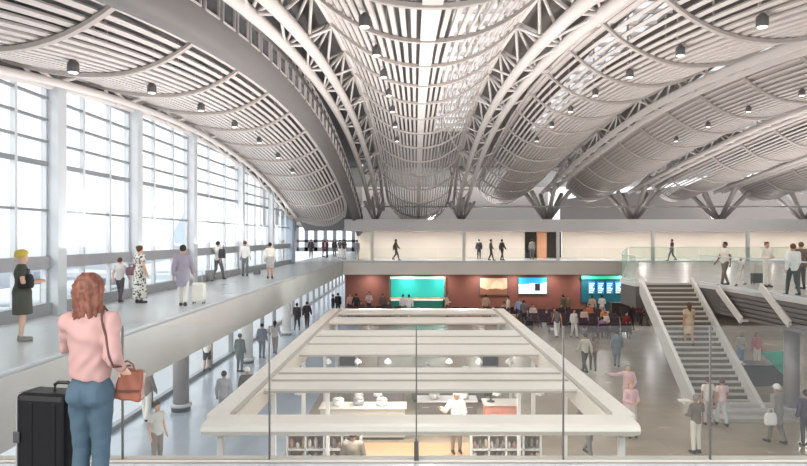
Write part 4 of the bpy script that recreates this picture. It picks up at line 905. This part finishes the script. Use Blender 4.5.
# ---- waiting seats with armrests, and people seated
seatm = mat('seat_aubergine', (66, 46, 54), 0.6)
def proto_seat():
    r = empty('waiting_chair', (0, 0, 0), '-', 'chair', world=False)
    MB().rbox(-.27, .27, -.28, .25, .40, .47, .03).build('seat', seatm, r, smooth=False)
    MB().add([(-.27, .22, .42), (.27, .22, .42), (.27, .34, .92), (-.27, .34, .92), (-.27, .28, .42), (.27, .28, .42), (.27, .40, .92), (-.27, .40, .92)], [(0, 1, 2, 3), (7, 6, 5, 4), (0, 4, 5, 1), (1, 5, 6, 2), (2, 6, 7, 3), (3, 7, 4, 0)]).build('backrest', seatm, r)
    for s in (-1, 1):
        MB().box(s*.285-.02, s*.285+.02, -.2, .25, .62, .65).build('armrest', dgrey, r)
        for y in (-.22, .2): MB().box(s*.24-.02, s*.24+.02, y-.02, y+.02, 0, .40).build('leg', dgrey, r)
    return r
ps = proto_seat(); first = True
rows = [(45.5, 7.6, 9, 0), (43.0, 7.9, 9, 0), (40.6, 8.6, 8, 0), (47.5, 5.2, 6, 180), (46.5, 15.0, 6, 0), (47.6, -4.6, 6, 0), (47.6, 3.0, 2, 180), (38.4, 10.4, 4, 180)]
rn = ['second row from the red wall', 'third row from the red wall', 'fourth row from the red wall', 'row below the video screen', 'row under the right deck', 'row by the window side of the booth', 'row below the poster', 'row nearest the open floor']
seats = []
for ri, (y, x0, n, rz) in enumerate(rows):
    for k in range(n):
        o = ps if first else copy_tree(ps); first = False; o.location = (x0+k*.66, y, 0); o.rotation_euler = (0, 0, math.radians(rz))
        o['label'] = 'dark aubergine waiting chair in the '+rn[ri]; o['group'] = 'waiting chairs in the '+rn[ri]; seats.append((ri, k, x0+k*.66, y, rz))
sp_ = [(0, 1, (226, 206, 196), 'a cream top'), (0, 4, (60, 56, 60), 'a charcoal top'), (0, 7, (206, 120, 80), 'an orange top'), (1, 2, (110, 80, 90), 'a plum top'), (1, 5, (222, 190, 176), 'a rose top'), (1, 7, (220, 140, 84), 'an apricot top'),
       (2, 2, (160, 190, 206), 'a light blue top'), (2, 5, (228, 208, 200), 'a pale pink top'), (3, 2, (190, 150, 140), 'a dusty pink top'), (4, 1, (120, 60, 56), 'a maroon top'), (4, 3, (200, 196, 190), 'a pale grey top'), (3, 4, (84, 70, 76), 'a dark plum top'), (5, 1, (90, 60, 56), 'a brown top'), (5, 4, (70, 66, 70), 'a black top'), (2, 7, (130, 50, 50), 'a red top'), (7, 1, (150, 120, 150), 'a lilac top')]
for ri, k, c, lab in sp_:
    _, _, x, y, rz = [s for s in seats if s[0] == ri and s[1] == k][0]
    person(0, y, 0.0, 1.7, rz, 'person in %s seated in the %s' % (lab, rn[ri]), 'shirt', c, 'trousers', (80, 70, 74), hairc='dark' if k % 2 else 'brown', pose='sit', x=x, group='people seated in the waiting area')
# ---- bags and luggage
def suitcase(x, y, z, w_, d_, h, c, label, handle=True, rz=0):
    r = empty('suitcase', (x, y, z), label, 'suitcase', world=False, rz=rz); m = mat('case_%d_%d_%d' % c, c, 0.4)
    MB().rbox(-w_/2, w_/2, -d_/2, d_/2, .05, h, min(.05, d_*.2)).build('shell', m, r)
    for sx in (-1, 1):
        for sy in (-1, 1): MB().tube([(sx*(w_/2-.04)-.012, sy*(d_/2-.04), .03), (sx*(w_/2-.04)+.012, sy*(d_/2-.04), .03)], .03, 10).build('wheel', blackm, r)
    if handle: MB().tube([(-w_*.25, 0, h), (-w_*.25, 0, h+.32), (w_*.25, 0, h+.32), (w_*.25, 0, h)], .012, 6).build('handle', steel, r)
    return r
suitcase(X(199, 19.0), 19.0, DECK, .36, .24, .62, (232, 228, 220), 'white suitcase standing beside the person in lilac grey coat')
suitcase(X(209.5, 28.6), 28.6, DECK, .34, .22, .5, (128, 128, 130), 'small grey suitcase pulled by the person with a backpack', True)
suitcase(X(757.5, 26.9), 26.9, DECK, .48, .28, .46, (70, 74, 72), 'dark suitcase on the right deck beside the small child')
suitcase(X(529, 41.5), 41.5, 0, .5, .3, .7, (34, 34, 38), 'black suitcase standing on the hall floor below the video screen')
def softbag(name, x, y, z, w_, d_, h, c, label, cat, rz=0):
    r = empty(name, (x, y, z), label, cat, world=False, rz=rz); m = cmat(c, 'bag')
    g = MB(); pr = [(.86, .9, 0), (1, 1, .12), (1, 1, .5), (.9, .85, .85), (.75, .5, 1)]; vs = []; n = 20
    for a, b, t in pr: vs += [(w_/2*a*(abs(math.cos(q)) ** .5)*(1 if math.cos(q) > 0 else -1), d_/2*b*(abs(math.sin(q)) ** .5)*(1 if math.sin(q) > 0 else -1), h*t) for q in (2*PI*k/n for k in range(n))]
    g.add(vs, [(i*n+k, i*n+(k+1) % n, (i+1)*n+(k+1) % n, (i+1)*n+k) for i in range(4) for k in range(n)]+[tuple(range(n))[::-1], tuple(range(4*n, 5*n))])
    g.build('bag_body', m, r, smooth=True)
    g = MB()
    for s in (-.2, .2): g.tube([(-w_*.25, s*d_, h*.9), (-w_*.2, s*d_*.6, h*1.35), (w_*.2, s*d_*.6, h*1.35), (w_*.25, s*d_, h*.9)], .008, 6)
    g.build('strap', m, r, smooth=True); return r
softbag('duffel_bag', X(257, 34), 34, DECK, .36, .22, .22, (120, 120, 124), 'grey duffel bag on the left walkway floor', 'bag')
softbag('shopping_bag', X(771, 18.6), 18.62, .62, .34, .14, .34, (240, 238, 234), 'white shopping bag carried by the person in a long grey coat', 'bag')
softbag('handbag', X(131.5, 19.2), 19.2, DECK+.82, .32, .16, .24, (120, 92, 104), 'plum handbag carried by the person in a patterned dress', 'bag')
softbag('backpack', X(222.5, 29.2), 29.1, DECK+1.0, .3, .2, .42, (60, 60, 64), 'dark backpack on the person pulling a grey suitcase', 'bag')
softbag('handbag', X(29, 12.2), 12.1, DECK+1.0, .26, .18, .26, (36, 40, 38), 'black bag held by the person in olive dress', 'bag')
tag(MB().box(X(677, 18), X(688, 18), 17.75, 18.0, 1.48, 1.52).build('serving_tray', mat('tray_pale', (226, 220, 208), .5)), 'pale tray held out by the person in olive top', 'tray')
# planters on the bridge shop front
for i, px in enumerate((528, 540, 566, 574)):
    x = X(px, 60.5); r = empty('potted_plant', (x, 60.5, DECK), 'dark leafy plant in a box, %s of four before the dark bridge shop' % ['first', 'second', 'third', 'fourth'][i], 'plant', 'potted plants on the bridge')
    MB().rbox(x-.3, x+.3, 60.3, 60.8, DECK, DECK+.45, .03).build('planter_box', dgrey, r)
    g = MB(); rr = random.Random(i)
    for k in range(60):
        a = rr.uniform(0, 2*PI); t = rr.uniform(.1, .4); zz = DECK+.45+rr.uniform(.1, .55); c = Vector((x, 60.55, DECK+.45)); e = Vector((x+math.cos(a)*t, 60.55+math.sin(a)*t*.6, zz)); u = Vector((-math.sin(a), math.cos(a), 0))*.04; m_ = (c+e)/2+Vector((0, 0, .06))
        g.add([c, m_-u, e, m_+u], [(0, 1, 2, 3)])
    g.build('foliage', mat('dark_leaf', (62, 76, 58), .6), r)
# ------------------------------------------------------------------ the woman at the glass
WJ = P_(pel=(0, 0, .93), wai=(.0, 0, 1.09), che=(0, .01, 1.27), nek=(0, .02, 1.44), hed=(.005, -.02, 1.575),
        sL=(.155, .01, 1.375), sR=(-.155, .01, 1.375), eL=(.215, -.10, 1.20), wL=(.11, -.22, 1.39), eR=(-.192, .11, 1.155), wR=(-.225, .01, 1.06),
        hL=(.075, 0, .90), hR=(-.075, 0, .90), kL=(.07, -.02, .49), kR=(-.07, .0, .49), aL=(.075, .03, .085), aR=(-.09, .04, .085))
def wbody(P):
    J = WJ; d = seg(P, (0, 0, .93), (0, 0, 1.08), .125, .10, 1.25); d = smin(d, seg(P, J['wai'], J['che'], .10, .125, 1.3), .05)
    for s in (-1, 1): d = smin(d, ell(P, (s*.062, .055, .89), (.078, .075, .085)), .03)
    d = smin(d, seg(P, (.12, .01, 1.375), (-.12, .01, 1.375), .058, .058), .05); d = smin(d, seg(P, (0, .02, 1.38), (0, 0, 1.52), .05, .045), .03)
    H = np.array(J['hed']); d = smin(d, ell(P, H+(0, .005, .02), (.072, .09, .098)), .015); d = smin(d, ell(P, H+(0, -.03, -.045), (.048, .055, .06)), .02)
    d = smin(d, ell(P, H+(0, -.095, -.015), (.010, .018, .020)), .008); d = smin(d, ell(P, H+(0, -.082, -.052), (.024, .01, .009)), .006)
    for s in (-1, 1):
        d = smin(d, ell(P, H+(s*.074, .005, -.005), (.009, .018, .028)), .005); d = np.maximum(d, -(ell(P, H+(s*.028, -.102, .012), (.016, .016, .010))))
        d = smin(d, ell(P, H+(s*.028, -.083, .012), (.011, .010, .009)), .003)
    for s in 'LR':
        sg = 1 if s == 'L' else -1
        d = smin(d, seg(P, J['s'+s], J['e'+s], .048, .036), .03); d = smin(d, seg(P, J['e'+s], J['w'+s], .036, .024), .008)
        d = smin(d, seg(P, J['h'+s], J['k'+s], .082, .052), .03); k = J['k'+s]; c = ex(k, J['a'+s], .3); c = (c[0], c[1]+.015, c[2])
        d = smin(d, seg(P, k, c, .05, .05), .02); d = smin(d, seg(P, c, J['a'+s], .05, .032), .02); a = np.array(J['a'+s]); d = smin(d, seg(P, a+(0, .02, -.05), a+(0, -.15, -.058), .03, .024), .02)
        # hand: palm, four unequal bent fingers, thumb from the side of the palm
        w_, e = np.array(J['w'+s]), np.array(J['e'+s])
        if s == 'R': u = np.array([-.10, -.72, -.68]); v = np.array([1.0, -.1, -.1]); n_ = np.array([0, 0, -1.0])   # hangs over the bag, palm to the body
        else: u = np.array([-.25, .25, .93]); v = np.array([-.92, .1, -.25]); n_ = np.array([.1, .95, -.2])
        u = u/np.linalg.norm(u); v = v-u*(u@v); v = v/np.linalg.norm(v); n_ = np.cross(u, v); 
        if s == 'R' and n_[2] > 0: n_ = -n_
        if s == 'L' and n_[1] > 0: n_ = -n_
        pc = w_+u*.045
        for t in (-.024, -.008, .008, .024): d = smin(d, seg(P, w_+v*t*.6+u*.01, w_+u*.082+v*t, .014, .0115), .008)
        for t, l in zip((.027, .009, -.009, -.027), (.062, .072, .067, .052)):
            b0 = w_+u*.082+v*t; b1 = b0+u*l*.45+n_*.006; b2 = b1+u*l*.3+n_*.018; b3 = b2+u*l*.12+n_*.022
            for p, q, r0, r1 in ((b0, b1, .0095, .0085), (b1, b2, .0085, .0078), (b2, b3, .0078, .0068)): d = np.minimum(d, seg(P, p, q, r0, r1))
        t0 = w_+u*.02+v*.022; t1 = t0+u*.03+v*.024+n_*.008; t2 = t1+u*.03+n_*.012
        d = np.minimum(d, seg(P, t0, t1, .012, .010)); d = np.minimum(d, seg(P, t1, t2, .010, .008))
    return d
def fold(P, a): return a*(np.sin(P[:, 0]*38+np.sin(P[:, 2]*17)*2)*np.sin(P[:, 2]*26+P[:, 0]*19+P[:, 1]*12))
def blouse(P):
    J = WJ; d = seg(P, (0, 0, 1.03), (0, 0, 1.09), .138, .128, 1.2); d = smin(d, seg(P, (0, 0, 1.09), (0, .012, 1.28), .128, .15, 1.25), .05); d = smin(d, seg(P, (.125, .01, 1.37), (-.125, .01, 1.37), .07, .07), .05)
    for s in 'LR': d = smin(d, seg(P, J['s'+s], J['e'+s], .060, .054), .03); d = smin(d, seg(P, J['e'+s], ex(J['e'+s], J['w'+s], .8), .054, .036), .012)
    d = smin(d, seg(P, (0, .035, 1.41), (0, .01, 1.45), .075, .07), .02)
    d = np.maximum(d, P[:, 2]-1.475); d = np.maximum(d, .995+.012*np.sin(P[:, 0]*20)-P[:, 2]); d = np.maximum(d, -(seg(P, (0, .0, 1.43), (0, -.01, 1.6), .055, .055)))
    # hem gathered at the waist
    return d+fold(P, .0095)+.004*np.sin(P[:, 0]*55+P[:, 2]*9)+.003*np.sin(P[:, 0]*70)*np.exp(-((P[:, 2]-.98)/.05)**2)
def jeans(P):
    J = WJ; d = seg(P, (0, 0, .93), (0, 0, 1.08), .131, .106, 1.25)
    for s in (-1, 1): d = smin(d, ell(P, (s*.062, .057, .888), (.082, .08, .088)), .03)
    for s in 'LR':
        k = J['k'+s]; c = ex(k, J['a'+s], .3); c = (c[0], c[1]+.015, c[2]); d = smin(d, seg(P, J['h'+s], k, .087, .058), .025); d = smin(d, seg(P, k, c, .058, .057), .02); d = smin(d, seg(P, c, ex(k, J['a'+s], .9), .057, .042), .02)
    d = np.maximum(d, P[:, 2]-1.04)
    for z in (.49, .52, .46, .82, .80): d = d+.0018*np.cos((P[:, 2]-z)*3)*np.exp(-((P[:, 2]-z-.15*np.abs(P[:, 0]))/.008)**2)
    pk = (np.abs(np.abs(P[:, 0])-.062) < .042-.15*np.maximum(0, .87-P[:, 2])) & (P[:, 2] > .845) & (P[:, 2] < .945) & (P[:, 1] > 0)
    wb = np.abs(P[:, 2]-1.0) < .02
    return d-.004*pk-.003*wb+.0025*np.sin(P[:, 2]*48+P[:, 0]*30+P[:, 1]*20)*np.exp(-((P[:, 2]-.78)/.05)**2)+.0015*np.sin(P[:, 2]*60+P[:, 0]*25)
H0 = np.array(WJ['hed']); rr = random.Random(5); locks = []
for k in range(60):
    a = rr.uniform(-1.35, 1.35)+PI/2; sx, sy = math.cos(a), math.sin(a); ph = rr.uniform(0, 6); pts = []
    top_ = H0+np.array([sx*.03, .02+sy*.03, .115]); L_ = rr.uniform(.235, .29)
    for t in np.linspace(0, 1, 9):
        r_ = .03+.060*min(1, t*2.6)**.7+.009*math.sin(t*11+ph); wv = .010*math.sin(t*13+ph); q = H0+np.array([sx*r_+wv, .01+sy*(r_+.004)+.02*t, .118-(t**1.25)*L_-.0*t]); pts.append(q)
    locks.append((pts, rr.uniform(.009, .018)))
def whair(P):
    d = ell(P, H0+(0, .012, .03), (.088, .105, .105)); d = np.maximum(d, -(P[:, 1]-(H0[1]-.055))*.9-(P[:, 2]-(H0[2]+.06))*.6)
    d = np.maximum(d, H0[2]-.10-P[:, 2]); d = smin(d, seg(P, H0+(0, .035, 0), H0+(0, .05, -.11), .07, .072, .95), .03)
    for pts, r_ in locks:
        for i in range(8): d = smin(d, seg(P, pts[i], pts[i+1], r_*(1 if i < 6 else .8), r_*(1 if i < 5 else .7)), .004)
    return d
hx = mat('auburn_hair', (116, 68, 50), .5, noise=.42, scale=34, stretch=(1, 1, .22), bump=.6)
wm = put('person', sdf_mesh('body', wbody, (-.36, -.36, 0), (.36, .2, 1.72), .0085), cmat((226, 186, 164), 'skin', .5))
WX, WY = X(91, 4.42), 4.42
wm.location = (WX, WY, DECK); wm.rotation_euler = (0, 0, PI+.05); wm.scale = (.95, 1, 1); tag(wm, 'person seen from behind with wavy auburn hair, pink blouse and jeans, standing at the glass', 'person')
put('blouse', sdf_mesh('blouse', blouse, (-.32, -.3, .93), (.34, .2, 1.5), .008), mat('pink_blouse', (186, 148, 142), .8, noise=.05, scale=5, bump=.25), wm)
jm = mat('blue_jeans', (72, 94, 108), .85, noise=.16, scale=4, bump=.2)
put('jeans', sdf_mesh('jeans', jeans, (-.2, -.16, .1), (.2, .2, 1.08), .008), jm, wm)
put('hair', sdf_mesh('hair', whair, H0-(.2, .14, .4), H0+(.2, .2, .18), .0065), hx, wm)
for s in 'LR':
    a = np.array(WJ['a'+s]); put('shoe', sdf_mesh('shoe', lambda P: np.maximum(smin(seg(P, a+(0, .025, -.045), a+(0, -.16, -.055), .036, .030), seg(P, a+(0, .02, -.03), a+(0, .02, .0), .038, .036), .02), (a[2]-.085)-P[:, 2]), a-(.08, .24, .1), a+(.08, .12, .1), .01), blackm, wm)
wr = np.array(WJ['wR']); eR = np.array(WJ['eR']); u = (wr-eR)/np.linalg.norm(wr-eR)
put('wristwatch', sdf_mesh('wristwatch', lambda P: np.maximum(seg(P, wr-u*.03, wr+u*.03, .031, .031), np.abs((P-wr)@u+.005)-.011), wr-.06, wr+.06, .005), blackm, wm)
def R2(x, y, z): c, s_ = math.cos(PI+.05), math.sin(PI+.05); return (WX+x*c-y*s_, WY+x*s_+y*c, DECK+z)
# brown shoulder bag hanging at her right hip
bl = mat('brown_leather', (140, 80, 58), .45, noise=.12, scale=9, bump=.2)
bp_ = R2(-.222, -.075, .825); r = empty('handbag', bp_, 'chestnut brown leather handbag at the hip of the person in pink blouse', 'bag', world=False, rz=.1)
def bagf(P):
    hw = np.clip(.10-.10*(P[:, 2]-.02), .05, .12); q = np.stack([np.abs(P[:, 0])-.088+.10*(P[:, 2]), np.abs(P[:, 1])-(.052-.11*P[:, 2]), np.abs(P[:, 2]-.12)-.10], 1)
    return np.sqrt((np.maximum(q, 0)**2).sum(1))+np.minimum(q.max(1), 0)-.018+.0035*np.sin(P[:, 0]*60+P[:, 2]*30)
b = put('bag_body', sdf_mesh('bag_body', bagf, (-.14, -.1, -.02), (.14, .1, .26), .006), bl, r); b.rotation_euler = (0, .14, 0); r.scale = (.9, .8, .88)
MB().tube([(-.07, -.02, .2), (-.05, -.03, .28), (.0, -.035, .31), (.04, -.03, .28), (.06, -.02, .2)], .008, 8).build('handle', bl, r, smooth=True)
MB().box(-.10, .10, -.078, -.070, .07, .085).build('front_strap', mat('dark_leather', (84, 50, 42), .5), r)
def on_back(x, z, off=.007):
    ys_ = np.linspace(.32, -.05, 371); v = blouse(np.stack([np.full(371, x), ys_, np.full(371, z)], 1)); k = np.argmax(v < off); return Vector(R2(x, ys_[k], z))-Vector(bp_)
path = [on_back(-.088-.105*t**1.3, 1.455-.36*t) for t in np.linspace(0, 1, 14)]
fr = Vector(R2(-.09, -.06, 1.44))-Vector(bp_); tp = Vector(R2(-.088, .01, 1.478))-Vector(bp_)
MB().tube([fr, tp]+path+[(.02, -.03, .24)], .0075, 6).build('shoulder_strap', mat('dark_leather', (84, 50, 42), .5), r, smooth=True)
r.scale = (1, 1, 1); 
for c in r.children:
    if c.name.startswith(('bag_body', 'front_strap', 'handle')): c.scale = (.9, .8, .88)
# black hard-shell suitcase beside her
cx_, cy_ = X(52, 4.62), 4.62
r = empty('suitcase', (cx_, cy_, DECK), 'large black hard shell suitcase standing beside the person in pink blouse at the glass', 'suitcase', world=False, rz=-.18)
shellm = mat('black_shell', (20, 20, 23), .45, spec=.25, bump=.05, scale=60); w2, d2, hh = .2, .13, .86
MB().rbox(-w2, w2, -d2, d2, .06, hh, .045).build('shell', shellm, r, smooth=False)
for x in (-.06, .12): MB().rbox(x-.014, x+.014, -d2-.006, d2+.006, .13, hh-.06, .006).build('shell_ridge', shellm, r)
sm = mat('silver_trim', (176, 176, 178), .3, .6)
MB().bar((-w2+.035, -d2-.004, .1), (-w2+.035, -d2-.004, hh-.03), .010, .010).build('trim_strip', sm, r)
MB().bar((-w2+.035, -d2+.02, hh+.003), (-w2+.035, d2-.02, hh+.003), .010, .008).build('trim_strip', sm, r)
MB().tube([(.02, 0, hh-.01), (.025, 0, hh+.045), (.05, 0, hh+.06), (.13, 0, hh+.06), (.155, 0, hh+.045), (.16, 0, hh-.01)], .013, 8).build('carry_handle', blackm, r, smooth=True)
for x in (-.09, -.08): pass
for z in (.32, .56): MB().rbox(-w2+.01, -w2+.06, -d2-.016, -d2-.002, z-.04, z+.04, .006).build('latch', dgrey, r)
for sx in (-1, 1):
    for sy in (-1, 1): MB().tube([(sx*.15-.015, sy*.09, .032), (sx*.15+.015, sy*.09, .032)], .032, 12).build('wheel', blackm, r, smooth=True)
MB().box(-.16, .16, -.1, .1, .045, .07).build('wheel_plate', dgrey, r)
# helper marks used while placing parts are not kept
for o in bpy.data.objects:
    for k in ('_w', '_o'):
        if k in o: del o[k]
